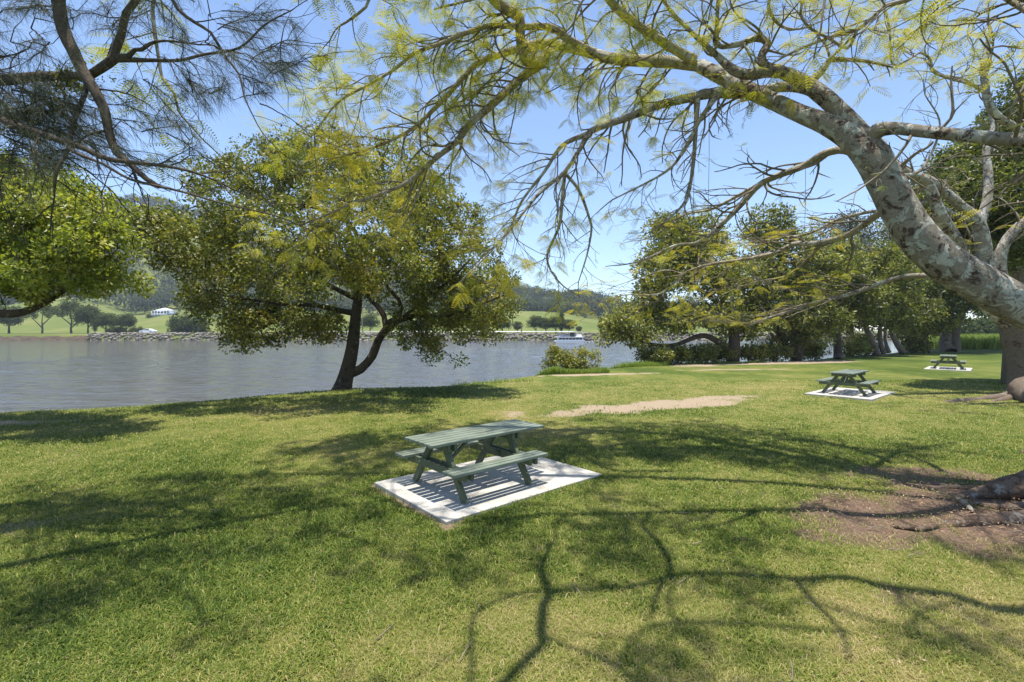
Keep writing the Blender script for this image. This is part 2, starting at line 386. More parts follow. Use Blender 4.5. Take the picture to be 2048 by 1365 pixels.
nx, ny = len(ax), len(ay); I = np.arange(nx*ny).reshape(ny, nx)
Q = np.stack([I[:-1, :-1], I[:-1, 1:], I[1:, 1:], I[1:, :-1]], -1).reshape(-1, 4)
gr = mesh_np('ground', np.stack([X, Y, Z], -1).reshape(-1, 3), [Q], M['ground'], smooth=True,
             vattr={'soil': so.ravel(), 'red': rd.ravel(), 'dry': dr.ravel(), 'far': (sstep(100, 140, Y)).ravel()})
tag(gr, kind='structure')
wx = axis([(-900, -60, 12), (-60, -42, 1.), (-42, 16, .17), (16, 60, 1.), (60, 1300, 20)]); wy = axis([(-300, 10, 10), (10, 13, 1.), (13, 40, .09), (40, 75, .22), (75, 150, 1.)])
XW, YW = np.meshgrid(wx, wy); fd = (1-sstep(60, 100, YW))*sstep(-60, -44, XW)*(1-sstep(18, 40, XW))
ZW = WZ+fd*(.030*(vnoise(XW*.6+YW*.12, YW, .42, 90)-.5)+.055*(vnoise(XW*.5-YW*.1, YW, 1.0, 91)-.5)+.04*(vnoise(XW*.6, YW, 2.6, 92)-.5))*(.5+fnoise(XW, YW, 9, 93))
IW = np.arange(len(wx)*len(wy)).reshape(len(wy), len(wx)); wt = mesh_np('water', np.stack([XW, YW, ZW], -1).reshape(-1, 3), [np.stack([IW[:-1, :-1], IW[:-1, 1:], IW[1:, 1:], IW[1:, :-1]], -1).reshape(-1, 4)], M['water'], smooth=True); tag(wt, kind='structure')

# ------------------------------------------------------------------ grass
def blades(name, Xs, Ys, hgt, wid, lean, dry, mat, z0=None, nseg=2, attr_spread=.40):
    n = len(Xs); th = RNG.uniform(0, 2*np.pi, n); d = np.stack([np.cos(th), np.sin(th)], -1)
    ph = th+np.pi/2+RNG.normal(0, .5, n); wv_ = np.stack([np.cos(ph), np.sin(ph), np.zeros(n)], -1)
    z = ground_z(Xs, Ys)-.004 if z0 is None else z0
    B = np.stack([Xs, Ys, z], -1)
    ln = lean*RNG.uniform(.3, 1.3, n)
    mid = B+np.stack([d[:, 0]*hgt*ln*.35, d[:, 1]*hgt*ln*.35, hgt*.62], -1)
    tip = B+np.stack([d[:, 0]*hgt*ln, d[:, 1]*hgt*ln, hgt*np.clip(1.05-ln*.45, .3, 1)], -1)
    hw = (wid/2)[:, None]
    V = np.stack([B-wv_*hw, B+wv_*hw, mid+wv_*hw*.8, mid-wv_*hw*.8, tip], 1).reshape(-1, 3)
    b = np.arange(n)[:, None]*5
    q = b+np.array([[0, 1, 2, 3]]); t = b+np.array([[3, 2, 4]])
    a = np.clip(dry+RNG.normal(0, attr_spread, n)*.55, 0, 1)
    return mesh_np(name, V, [q, t], mat, attr=np.concatenate([a, a]))
def lawn_samples(N, y0, y1, pw):
    u = RNG.uniform(0, 1, N); k = 1-pw
    Yb = (y0**k+u*(y1**k-y0**k))**(1/k) if abs(k) > 1e-6 else y0*np.exp(u*math.log(y1/y0))
    Xb = RNG.uniform(-1, 1, N)*(1.22*Yb+1.3); return Xb, Yb
Xb, Yb = lawn_samples(520000, 2.55, 21, 1.15)
so, rd, dr = masks(Xb, Yb); e = Yb-yshore(Xb)
u = (Xb+.30)*math.cos(.71)+(Yb-7.05)*math.sin(.71); v = -(Xb+.30)*math.sin(.71)+(Yb-7.05)*math.cos(.71)
pad = (np.abs(u) < 1.40) & (np.abs(v) < .95)
u2 = (Xb-11.4)*math.cos(.71)+(Yb-16.3)*math.sin(.71); v2 = -(Xb-11.4)*math.sin(.71)+(Yb-16.3)*math.cos(.71)
pad |= (np.abs(u2) < 1.35) & (np.abs(v2) < .92)
thin = fnoise(Xb, Yb, .22, 71, 3)
keep = (RNG.uniform(0, 1, len(Xb)) > so*1.05-.02-.25*(vnoise(Xb, Yb, .3, 88) > .68)) & (e < .3) & ~pad & (RNG.uniform(0, 1, len(Xb)) < .35+1.1*thin)
Xb, Yb, dr = Xb[keep], Yb[keep], dr[keep]; n = len(Xb)
lush = sstep(.42, .15, dr) if False else np.clip((.5-dr)*2.2, 0, 1)
hg = RNG.uniform(.018, .042, n)*(1+.9*lush)*(1+.02*Yb)
wd = np.maximum(.0034, Yb*.00085)*(1+.9*lush)*RNG.uniform(.7, 1.3, n)
g1 = blades('grass', Xb, Yb, hg, wd, 1.25+.6*(1-lush), np.clip(.12+.95*dr, 0, 1), M['grass'])
tag(g1, 'short patchy green and straw lawn grass in dappled shade', 'grass', kind='stuff')
Xb, Yb = lawn_samples(190000, 2.55, 13, 1.3)
so, rd, dr = masks(Xb, Yb); u = (Xb+.30)*math.cos(.71)+(Yb-7.05)*math.sin(.71); v = -(Xb+.30)*math.sin(.71)+(Yb-7.05)*math.cos(.71)
cl = fnoise(Xb, Yb, .35, 81, 3); keep = (RNG.uniform(0, 1, len(Xb)) < sstep(.52, .18, dr+.5*(.5-cl))*1.0+.05) & (so < .25) & ~((np.abs(u) < 1.42) & (np.abs(v) < .97))
Xb, Yb, dr = Xb[keep], Yb[keep], dr[keep]; n = len(Xb)
g2 = blades('coarse_grass', Xb, Yb, RNG.uniform(.025, .065, n), RNG.uniform(.005, .009, n)*(1+.06*Yb), 1.3, np.clip(.05+.8*dr, 0, .8), M['grass'], attr_spread=.34)
tag(g2, 'coarse broad-bladed tufts through the greener patches of lawn', 'grass', kind='stuff')
print('blades', n)

# ------------------------------------------------------------------ picnic tables on slabs
def box_bm(bm, c, s, rot=None, bev=.004):
    r = bmesh.ops.create_cube(bm, size=1.0); vs = r['verts']
    from mathutils import Matrix
    bmesh.ops.scale(bm, vec=Vector(s), verts=vs)
    es = list({e for v in vs for e in v.link_edges})
    if bev:
        rb = bmesh.ops.bevel(bm, geom=es+vs, offset=bev, segments=2, affect='EDGES', profile=.6)
        vs = [v for v in rb['verts']]+[v for v in vs if v.is_valid]; vs = list(set(vs))
    if rot is not None: bmesh.ops.transform(bm, matrix=rot, verts=vs)
    bmesh.ops.translate(bm, vec=Vector(c), verts=vs)
def bm_obj(name, bm, mat, parent=None, loc=None):
    me = bpy.data.meshes.new(name); bm.normal_update(); bm.to_mesh(me); bm.free(); me.materials.append(mat)
    o = bpy.data.objects.new(name, me); COL.objects.link(o); o.parent = parent
    if loc is not None: o.location = loc
    return o
from mathutils import Matrix
def make_table(loc, rz, label):
    t = empty('picnic_table', loc, rz); tag(t, label, 'picnic table', 'picnic tables on concrete slabs')
    b = bmesh.new()
    for k in range(6):
        y = (k-2.5)*.116; box_bm(b, (-.01+random.uniform(-.003, .003), y, .705+random.uniform(-.0012, .0012)), (1.98, .098, .036))
    bm_obj('tabletop', b, M['paint'], t)
    for s in (-1, 1):
        b = bmesh.new()
        for k in range(3): box_bm(b, (-.14, s*(.605+(k-1)*.088), .412+random.uniform(-.001, .001)), (1.60, .074, .036))
        bm_obj('bench_seat', b, M['paint'], t)
    for fx in (-.68, .42):
        b = bmesh.new()
        for q in (-.052, .052): box_bm(b, (fx+q, 0, .641), (.044, .66, .095))
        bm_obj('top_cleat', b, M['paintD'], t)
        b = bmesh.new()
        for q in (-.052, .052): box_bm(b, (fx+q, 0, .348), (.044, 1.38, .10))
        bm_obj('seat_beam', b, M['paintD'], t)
        for s in (-1, 1):
            b = bmesh.new(); y0, z0, y1, z1 = s*.13, .682, s*.60, 0.0
            L = math.hypot(y1-y0, z1-z0); a = math.atan2(y1-y0, z0-z1)
            box_bm(b, ((fx, (y0+y1)/2, (z0+z1)/2)), (.056, .105, L+.0), Matrix.Rotation(a, 4, 'X'))
            for v in b.verts:
                v.co.z = min(max(v.co.z, 0.0), .684)
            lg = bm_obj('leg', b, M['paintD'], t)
            for zz in (.348, .641):
                yy = y0+(y1-y0)*(z0-zz)/(z0-z1)
                for q in (-.076, .076):
                    b = bmesh.new()
                    bmesh.ops.create_cone(b, cap_ends=True, segments=10, radius1=.009, radius2=.009, depth=.010, matrix=Matrix.Translation((fx+q, yy, zz)) @ Matrix.Rotation(R(90), 4, 'Y'))
                    bm_obj('bolt', b, M['bolt'], lg)
    for fx, ex in ((-.60, -.16), (.34, -.08)):
        b = bmesh.new(); z0, z1 = .335, .665; L = math.hypot(ex-fx, z1-z0); a = math.atan2(ex-fx, z1-z0)
        box_bm(b, ((fx+ex)/2, 0, (z0+z1)/2) if True else None, (.04, .088, L), Matrix.Rotation(a, 4, 'Y'))
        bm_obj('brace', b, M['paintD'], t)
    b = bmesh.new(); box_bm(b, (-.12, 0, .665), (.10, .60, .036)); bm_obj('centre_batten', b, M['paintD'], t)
    return t
def make_slab(loc, rz, label, lx=2.76, ly=1.86):
    b = bmesh.new(); box_bm(b, (0, 0, -.02), (lx, ly, .11), bev=.008)
    o = bm_obj('concrete_slab', b, M['conc'], None, loc); o.rotation_euler = (0, 0, rz)
    tag(o, label, 'slab', 'concrete slabs under the picnic tables'); return o
TB = [((-.30, 7.05), .71, (-.47, 6.9), .725, ('sage green timber picnic table nearest the camera with branch shadows across its top', 'pale concrete slab under the nearest picnic table')),
      ((11.4, 16.3), .70, (11.35, 16.25), .72, ('green timber picnic table in full sun left of the grey tree trunk base', 'white sunlit concrete slab under the middle picnic table')),
      ((24.1, 26.7), .78, (24.05, 26.65), .82, ('small green picnic table farthest from the camera near the bank trees', 'thin white slab under the farthest picnic table'))]
proto = None
for (sx, sy), sa, (tx, ty), ta, (tl, sl) in TB:
    z = gz(sx, sy); top = z+.03 if sy < 10 else z+.05
    s_ = make_slab((sx, sy, top-.035), sa, sl) if True else None
    if proto is None: proto = make_table((tx, ty, top), ta, tl)
    else:
        c = copy_tree(proto); c.location = (tx, ty, top); c.rotation_euler = (0, 0, ta); c['label'] = tl

# ------------------------------------------------------------------ leaves and branches
TEMPL = {  # leaf templates: verts (length axis x, side y, normal z), tri faces
 'broad': (np.array([(0, 0, 0), (.45, .27, .06), (1, 0, -.06), (.45, -.27, .06)]), np.array([(0, 2, 1), (0, 3, 2)])),
}
def place(templ, pos, ax_, nrm, size, rnd):
    """instances of a template; returns V, F, A"""
    TV, TF = templ; n = len(pos)
    ax_ = norm(ax_); nrm = norm(nrm-ax_*np.sum(ax_*nrm, -1, keepdims=True)); sd_ = np.cross(nrm, ax_)
    V = pos[:, None]+size[:, None, None]*(TV[None, :, 0:1]*ax_[:, None]+TV[None, :, 1:2]*sd_[:, None]+TV[None, :, 2:3]*nrm[:, None])
    Fa = TF[None]+(np.arange(n)*len(TV))[:, None, None]
    return V.reshape(-1, 3), Fa.reshape(-1, TF.shape[1]), np.repeat(rnd, len(TF))
def leaf_cloud(centres, crad, per, size, tone=0., flat=.8, up=.5, tone_c=None, drop=.0, ctone=.42, ltone=.2):
    """tufts of broad leaves around cluster centres"""
    nC = len(centres); per_ = RNG.poisson(per, nC); idx = np.repeat(np.arange(nC), per_); n = len(idx)
    d = norm(RNG.normal(size=(n, 3))); r = RNG.uniform(.25, 1, n)**.6
    cr = np.broadcast_to(crad, (nC,))[idx]
    off = d*(r*cr)[:, None]*np.array([1, 1, flat]); pos = centres[idx]+off
    nr = norm(d*.55+np.array([0, 0, up])+RNG.normal(size=(n, 3))*.55)
    axd = norm(d+RNG.normal(size=(n, 3))*.7+np.array([0, 0, -drop]))
    ct = RNG.normal(0, ctone, nC)*.6 if tone_c is None else tone_c
    rnd = np.clip(.45+tone+ct[idx]+RNG.normal(0, ltone, n), 0, 1)
    return place(TEMPL['broad'], pos, axd, nr, size*RNG.uniform(.65, 1.25, n), rnd)
def lobes_sample(lobes, n, inner=.25):
    """lobes: (X, Y, Z, rx, ry, rz[, weight]); cluster centres mostly near the lobe surface"""
    L = np.array([l[:6] for l in lobes], float); w_ = np.array([(l[3]*l[4]+l[4]*l[5]+l[3]*l[5])*(l[6] if len(l) > 6 else 1) for l in lobes])
    k = RNG.choice(len(L), n, p=w_/w_.sum()); d = norm(RNG.normal(size=(n, 3)))
    r = np.where(RNG.uniform(size=n) < inner, RNG.uniform(.2, .8, n), RNG.uniform(.75, 1.02, n))
    return L[k, :3]+d*L[k, 3:6]*r[:, None]
def connect(g, nodes, centres, r0=.022, nseg=4, sag=.15, val=.5):
    """greedy growth: nearest centres first, each joins the nearest wood already there"""
    nodes = np.asarray(nodes, float)
    buf = np.empty((len(nodes)+len(centres)*3, 3)); buf[:len(nodes)] = nodes; m = len(nodes)
    dmin = np.array([np.min(np.linalg.norm(nodes-c, axis=1)) for c in centres])
    for q in np.argsort(dmin):
        c = centres[q]; d = np.linalg.norm(buf[:m]-c, axis=1); j = int(np.argmin(d)); a = buf[j]; L = d[j]
        if L < .05: continue
        mid1 = a+(c-a)*.35+RNG.normal(0, .09*L, 3)+np.array([0, 0, .10*L]); mid2 = a+(c-a)*.7+RNG.normal(0, .07*L, 3)+np.array([0, 0, .05*L])
        rr = r0*(.6+.5*min(L, 3)); tube(g, [a, mid1, mid2, c], [rr, rr*.75, rr*.55, rr*.3], nseg, val=val, cap=False)
        buf[m:m+3] = [mid1, mid2, c]; m += 3

# ---- tree M: broad-leaved tree leaning over the river, with two stems
def tree_broad(root, name_label, cat, limbs, barkm, leafm, lobes, ncl, crad, per, size, twigm, group=None, tone=0, inner=.25, reject=None, tname='tree', stepw=.25, extra=None, rough=.05, r0=.022, up=.5, drop=0.):
    t = empty(tname, root); tag(t, name_label, cat, group)
    g = Geo(); nodes = []
    for i, L in enumerate(limbs):
        p, r = resample(np.array([l[0] for l in L]), np.array([l[1] for l in L]), stepw)
        tube(g, p, r, 12 if r[0] > .1 else 8, rough, .5, seed=i+len(L)); nodes.append(p[len(p)//3:] if i == 0 else p)
    c = lobes_sample(lobes, ncl, inner)
    if reject is not None: c = c[~reject(c)]
    if extra is not None: c = np.vstack([c, extra])
    connect(g, np.vstack(nodes), c, r0); parts = [g.build('trunk', barkm, smooth=True)]
    g = Geo(); V, Fa, A = leaf_cloud(c, crad*RNG.uniform(.7, 1.3, len(c)), per, size, tone, up=up, drop=drop); g.add(V, Fa, A); parts.append(g.build('crown', leafm))
    finish(t, parts); return t
def PL(L): return [(P(a, b, c), r) for a, b, c, r in L]
D0 = 18.2
def lp(px, py, D, rx, ry, rd, w_=1): c = P(px, py, D); s = D/F; return (*c, rx*s, rd, ry*s, w_)
limbsM = [
 PL([(683, 786, D0, 0.396), (688, 765, D0, 0.310), (696, 735, D0, 0.267), (704, 700, D0, 0.232), (709, 660, D0, 0.215), (712, 625, D0, 0.189), (716, 590, D0, 0.163), (705, 540, D0, 0.129), (700, 480, D0, 0.095), (690, 400, D0, 0.060), (680, 330, D0, 0.034)]),
 PL([(698, 748, D0, 0.172), (722, 738, 18.1, 0.172), (745, 712, 18, 0.155), (755, 685, 17.9, 0.146), (770, 660, 17.8, 0.129), (790, 645, 17.7, 0.112), (830, 632, 17.5, 0.095), (860, 633, 17.3, 0.077), (900, 632, 17, 0.060), (960, 610, 16.6, 0.043), (1010, 590, 16.4, 0.026)]),
 PL([(772, 655, 17.8, 0.112), (768, 632, 17.9, 0.103), (755, 612, 18, 0.095), (740, 600, 18.2, 0.069), (735, 560, 18.6, 0.060), (760, 480, 19, 0.043), (780, 400, 19, 0.026)]),
 PL([(775, 645, 17.8, 0.086), (800, 630, 17.8, 0.086), (798, 600, 17.8, 0.069), (775, 575, 17.9, 0.060), (765, 540, 18, 0.052), (800, 470, 18, 0.043), (850, 400, 18, 0.026)]),
 PL([(702, 626, D0, 0.112), (680, 622, 18, 0.103), (655, 616, 17.7, 0.086), (620, 610, 17.4, 0.069), (570, 610, 17, 0.052), (500, 600, 16.5, 0.043), (440, 590, 16, 0.026)]),
 PL([(715, 600, D0, 0.103), (640, 560, 17.5, 0.077), (560, 500, 16.8, 0.060), (460, 470, 16, 0.043), (350, 470, 15.2, 0.026)]),
 PL([(712, 560, D0, 0.103), (720, 500, 17, 0.086), (700, 450, 15.6, 0.060), (640, 420, 14.6, 0.043), (560, 400, 14, 0.026)]),
 PL([(800, 640, 17.6, 0.077), (850, 600, 16.5, 0.060), (900, 560, 15.5, 0.043), (940, 520, 15, 0.026)]),
 PL([(705, 545, D0, 0.086), (620, 470, 19, 0.069), (560, 380, 19.5, 0.043), (520, 330, 19.5, 0.026)]),
 PL([(820, 640, 17.5, 0.043), (838, 652, 17.3, 0.030), (850, 680, 17.2, 0.022), (866, 700, 17.1, 0.013)]),
]
lobM = [lp(655, 340, 18.5, 110, 85, 2.4), lp(560, 350, 18, 90, 62, 2.2), lp(490, 385, 17.5, 80, 62, 2.2), lp(760, 350, 18.5, 105, 75, 2.4), lp(830, 400, 18, 85, 70, 2.2),
        lp(880, 450, 17.5, 90, 70, 2.2), lp(930, 520, 17, 75, 70, 2), lp(985, 590, 16.6, 62, 52, 1.7), lp(950, 645, 16.6, 55, 42, 1.4), lp(900, 600, 17, 75, 60, 1.8),
        lp(720, 430, 14.4, 150, 90, 1.9), lp(560, 480, 13.8, 120, 85, 1.8), lp(450, 480, 13.6, 90, 75, 1.7), lp(345, 490, 13.4, 62, 60, 1.4), lp(305, 440, 13.2, 36, 36, 1.0),
        lp(470, 600, 16.4, 70, 70, 1.8), lp(530, 640, 17, 70, 50, 1.5), lp(600, 620, 17.5, 65, 60, 1.5), lp(650, 655, 18, 45, 32, 1.1), lp(480, 665, 16.5, 38, 38, 1.0), lp(430, 560, 15.8, 55, 60, 1.4),
        lp(800, 540, 16, 110, 80, 2.2), lp(760, 610, 17.5, 50, 45, 1.2, .6), lp(820, 668, 17.6, 55, 34, 1.1), lp(870, 655, 17.2, 50, 42, 1.1), lp(760, 530, 13.4, 110, 60, 1.4), lp(600, 540, 12.8, 110, 55, 1.3)]
def rejM(c):
    x = 1024+F*c[:, 0]/c[:, 1]; y = HZ-F*(c[:, 2]-HC)/c[:, 1]
    a = ((x-745)/42)**2+((y-640)/50)**2 < 1
    a |= (y > 700); a |= (x > 720) & (x < 800) & (y > 672) & (y < 720)
    return a
exM = np.array([P(860+dx, 700+dy, 17.1+random.uniform(-.3, .3)) for dx, dy in ((0, 0), (12, 8), (-8, 10), (5, 18), (-2, -10), (16, -4))]+[P(918, 722, 17)])
tree_broad(G(685, 780), 'broad-leaved tree with forked trunk on the river bank edge', 'tree', limbsM, M['barkM'], M['leafM'], lobM, 1500, .33, 80, .115, M['twigD'], reject=rejM, tname='broadleaf_tree', inner=.15, extra=exM, up=.35)

# ---- tree L: bright tree whose crown comes in at the left edge
D1 = 11.5
limbsL = [
 [((-17.5, 13.4, -.6), .42), ((-17.3, 13.2, 1.2), .36), ((-16.8, 12.8, 3.0), .30), ((-16, 12.3, 4.6), .2), ((-15, 12, 6), .1)],
 [((-17.1, 13.0, 2.0), .16), *[(P(a, b, c), r) for a, b, c, r in ((-140, 610, 12, .13), (0, 628, 11.6, .10), (60, 620, 11.5, .08), (100, 600, 11.4, .06), (140, 575, 11.4, .04), (180, 560, 11.4, .02))]],
 [((-16.8, 12.8, 3.0), .15), *[(P(a, b, c), r) for a, b, c, r in ((-100, 540, 12, .11), (0, 502, 11.6, .08), (60, 512, 11.4, .06), (120, 530, 11.3, .035), (190, 520, 11.2, .02))]],
 [((-16, 12.3, 4.6), .15), *[(P(a, b, c), r) for a, b, c, r in ((-80, 430, 12, .1), (40, 400, 11.6, .06), (120, 380, 11.5, .03))]],
]
lobL = [lp(-120, 420, 11.16, 150, 120, 2), lp(30, 430, 10.60, 120, 105, 1.7), lp(150, 440, 10.42, 85, 85, 1.2), lp(200, 500, 10.04, 62, 62, .9), lp(110, 540, 10.04, 85, 48, 1.),
        lp(10, 560, 10.70, 85, 50, 1.3), lp(215, 560, 10.60, 48, 34, .9), lp(-60, 545, 11.16, 100, 60, 1.4), lp(80, 395, 11.35, 80, 60, 1.4)]
def rejL(c):
    x = 1024+F*c[:, 0]/c[:, 1]; y = HZ-F*(c[:, 2]-HC)/c[:, 1]
    return (y > 610) | ((x < 60) & (y > 590)) | ((x > 175) & (y > 585))
tree_broad((-17.4, 13.4, gz(-17.4, 13.4)), 'bright green leafy tree reaching in from the left edge over the bank', 'tree', limbsL, M['barkM'], M['leafL'], lobL, 640, .28, 80, .10, M['twigD'], reject=rejL, tname='broadleaf_tree', inner=.2, up=.5)

# ------------------------------------------------------------------ feathery-leaved leaning tree
def frond_template(npair=10):
    V, T = [], []
    def zc(x): return -.22*x*x
    V += [(0, -.006, 0), (0, .006, 0), (.5, .005, zc(.5)), (.5, -.005, zc(.5)), (1, 0, zc(1))]; T += [(0, 2, 1), (0, 3, 2), (3, 4, 2)]
    for i in range(npair):
        x = .10+.86*i/(npair-1); L = .23*math.sin(math.pi*(.16+.74*i/(npair-1)))**.7; w_ = .023
        for s in (-1, 1):
            b = len(V); dx = L*.32
            V += [(x, 0, zc(x)), (x+dx*.5-w_, s*L*.5, zc(x)-L*.06+.004), (x+dx, s*L, zc(x)-L*.18), (x+dx*.5+w_, s*L*.5, zc(x)-L*.06-.004)]
            T += [(b, b+1, b+2), (b, b+2, b+3)] if s > 0 else [(b, b+2, b+1), (b, b+3, b+2)]
    return np.array(V, float), np.array(T)
TEMPL['frond'] = frond_template()
class Fronds:
    def __init__(s): s.p = []; s.d = []; s.s = []; s.t = []
    def tuft(s, p, d, n, size, tone):
        for k in range(n):
            a = random.uniform(0, 2*math.pi); v = np.array(d)*.7+np.array([math.cos(a), math.sin(a), random.uniform(-.35, .25)])
            s.p.append(p); s.d.append(v); s.s.append(size*random.uniform(.7, 1.2)); s.t.append(tone+random.gauss(0, .13))
    def build(s, name, mat, parent=None):
        g = Geo(); n = len(s.p); nr = np.tile([0, 0, 1.], (n, 1))+RNG.normal(size=(n, 3))*.35
        V, Fa, A = place(TEMPL['frond'], np.array(s.p), np.array(s.d), nr, np.array(s.s), np.clip(s.t, 0, 1)); g.add(V, Fa, A)
        print(name, 'fronds', n); return g.build(name, mat, parent)
def leafiness(p):
    if p[1] < .5: return .35, .5, .3
    x = 1024+F*p[0]/p[1]; y = HZ-F*(p[2]-HC)/p[1]
    if y < -20: return .5, .45, .36
    if x < 620: return (.75, .30, .34) if y < 330 else (.75, .5, .30)
    if x < 1060 and y > 240: return (.75, .62, .28)
    if x < 1360 and y < 235: return .85, .42, .34
    if y < 210: return (.55, .52, .28)
    if y > 400 and x > 1200: return (.26, .60, .26) if x < 1820 else (.2, .6, .3)
    if x < 1360: return .30, .60, .28
    return .10, .25, .15
def rvec(s=1.): return np.array([random.gauss(0, s), random.gauss(0, s), random.gauss(0, s)])
def grow(g, fr, p, d, L, r, lvl, droop=.05, tips=None, child=(.15, .34), wig=.23, spread=.8, flat=1., leaf=True):
    """a sinuous twig with side twigs, ends in a tuft"""
    step = .10 if lvl > 0 else .07; n = max(2, int(L/step)); pts = [np.array(p, float)]; d = np.array(d, float); d /= np.linalg.norm(d)
    bend = rvec(wig); nxt = random.uniform(*child)*.7; acc = 0
    for i in range(n):
        if random.random() < .25: bend = rvec(wig)
        d = d+bend*.55+rvec(wig*.4)+np.array([0, 0, -droop]); d[2] *= flat; d /= np.linalg.norm(d)
        if pts[-1][2] < 2.35 and pts[-1][1] < 14 and d[2] < 0: d[2] *= -.3
        pts.append(pts[-1]+d*step); acc += step
        if lvl > 0 and acc > nxt and i < n-1:
            acc = 0; nxt = random.uniform(*child)*(.6 if lvl == 1 else 1)
            q = np.cross(d, rvec()); q /= max(np.linalg.norm(q), 1e-6)
            grow(g, fr, pts[-1], d*1.0+q*spread, L*(1-i/n*.6)*random.uniform(.28, .5), r*(1-.6*i/n)*.62, lvl-1, droop, tips, child, wig*1.1, spread, flat, leaf)
    rr = np.linspace(r, max(r*.4, .0028), len(pts)); tube(g, pts, rr, 5 if r > .012 else 4, 0, .5, cap=False)
    if leaf and fr is not None:
        pr, tone, sz = leafiness(pts[-1])
        if random.random() < pr: fr.tuft(pts[-1], d, random.choice((2, 3, 4, 5)), sz, tone)
        elif random.random() < .4: fr.tuft(pts[-1], d, 2, .09, .2)
        if pr > .5 and random.random() < pr*.2: fr.tuft(pts[len(pts)//2], d, 1, sz, tone)
def spawn(g, fr, p, r, every, L, lvl, bias, droop, start=.0, spread=1.0, wig=.22, flat=1., rmax=.022, leaf=True):
    T = norm(np.gradient(p, axis=0)); cum = np.concatenate([[0], np.cumsum(np.linalg.norm(np.diff(p, axis=0), axis=1))]); s = cum[-1]*start+random.uniform(0, every)
    while s < cum[-1]:
        i = min(len(p)-1, int(np.searchsorted(cum, s))); q = np.cross(T[i], rvec()); q /= max(np.linalg.norm(q), 1e-6)
        d = T[i]*.7+q*spread+np.array(bias); rr = min(rmax, r[i]*.42)
        grow(g, fr, p[i], d, L*random.uniform(.6, 1.25), max(rr, .006), lvl, droop, spread=.8, wig=wig, flat=flat, leaf=leaf)
        s += every*random.uniform(.6, 1.5)
    grow(g, fr, p[-1], T[-1], L*.8, max(.005, r[-1]), lvl, droop, wig=wig, flat=flat, leaf=leaf)

rootA = empty('leaning_tree', (8.7, 6.55, 0)); tag(rootA, 'big leaning tree with lichen patched bark arching across from the right, feathery yellow green leaves', 'tree')
partsA = []
g = Geo()
trunk = [((8.75, 6.55, -.25), .62), ((8.72, 6.55, .35), .48), ((8.6, 6.57, .85), .38), ((8.25, 6.6, 1.4), .32)] + [(P(a, b, c), r/math.sqrt(1+.75*((a-1024)/F)**2)) for a, b, c, r in
         [(2150, 670, 6.62, .40), (2048, 616, 6.65, .345), (1960, 568, 6.75, .33), (1893, 528, 6.82, .32), (1840, 478, 6.88, .30), (1800, 420, 6.95, .285), (1772, 365, 7.05, .275), (1742, 312, 7.12, .265), (1700, 275, 7.3, .215),
          (1650, 248, 7.5, .175), (1600, 228, 7.75, .15), (1550, 205, 8.1, .145), (1485, 175, 8.5, .145), (1440, 152, 8.9, .14), (1400, 132, 9.2, .13)]]
p, r = resample(np.array([q[0] for q in trunk]), np.array([q[1] for q in trunk]), .07); tube(g, p, r, 40, .022, .5, seed=2)
partsA.append(g.build('trunk', M['barkA'], smooth=True))
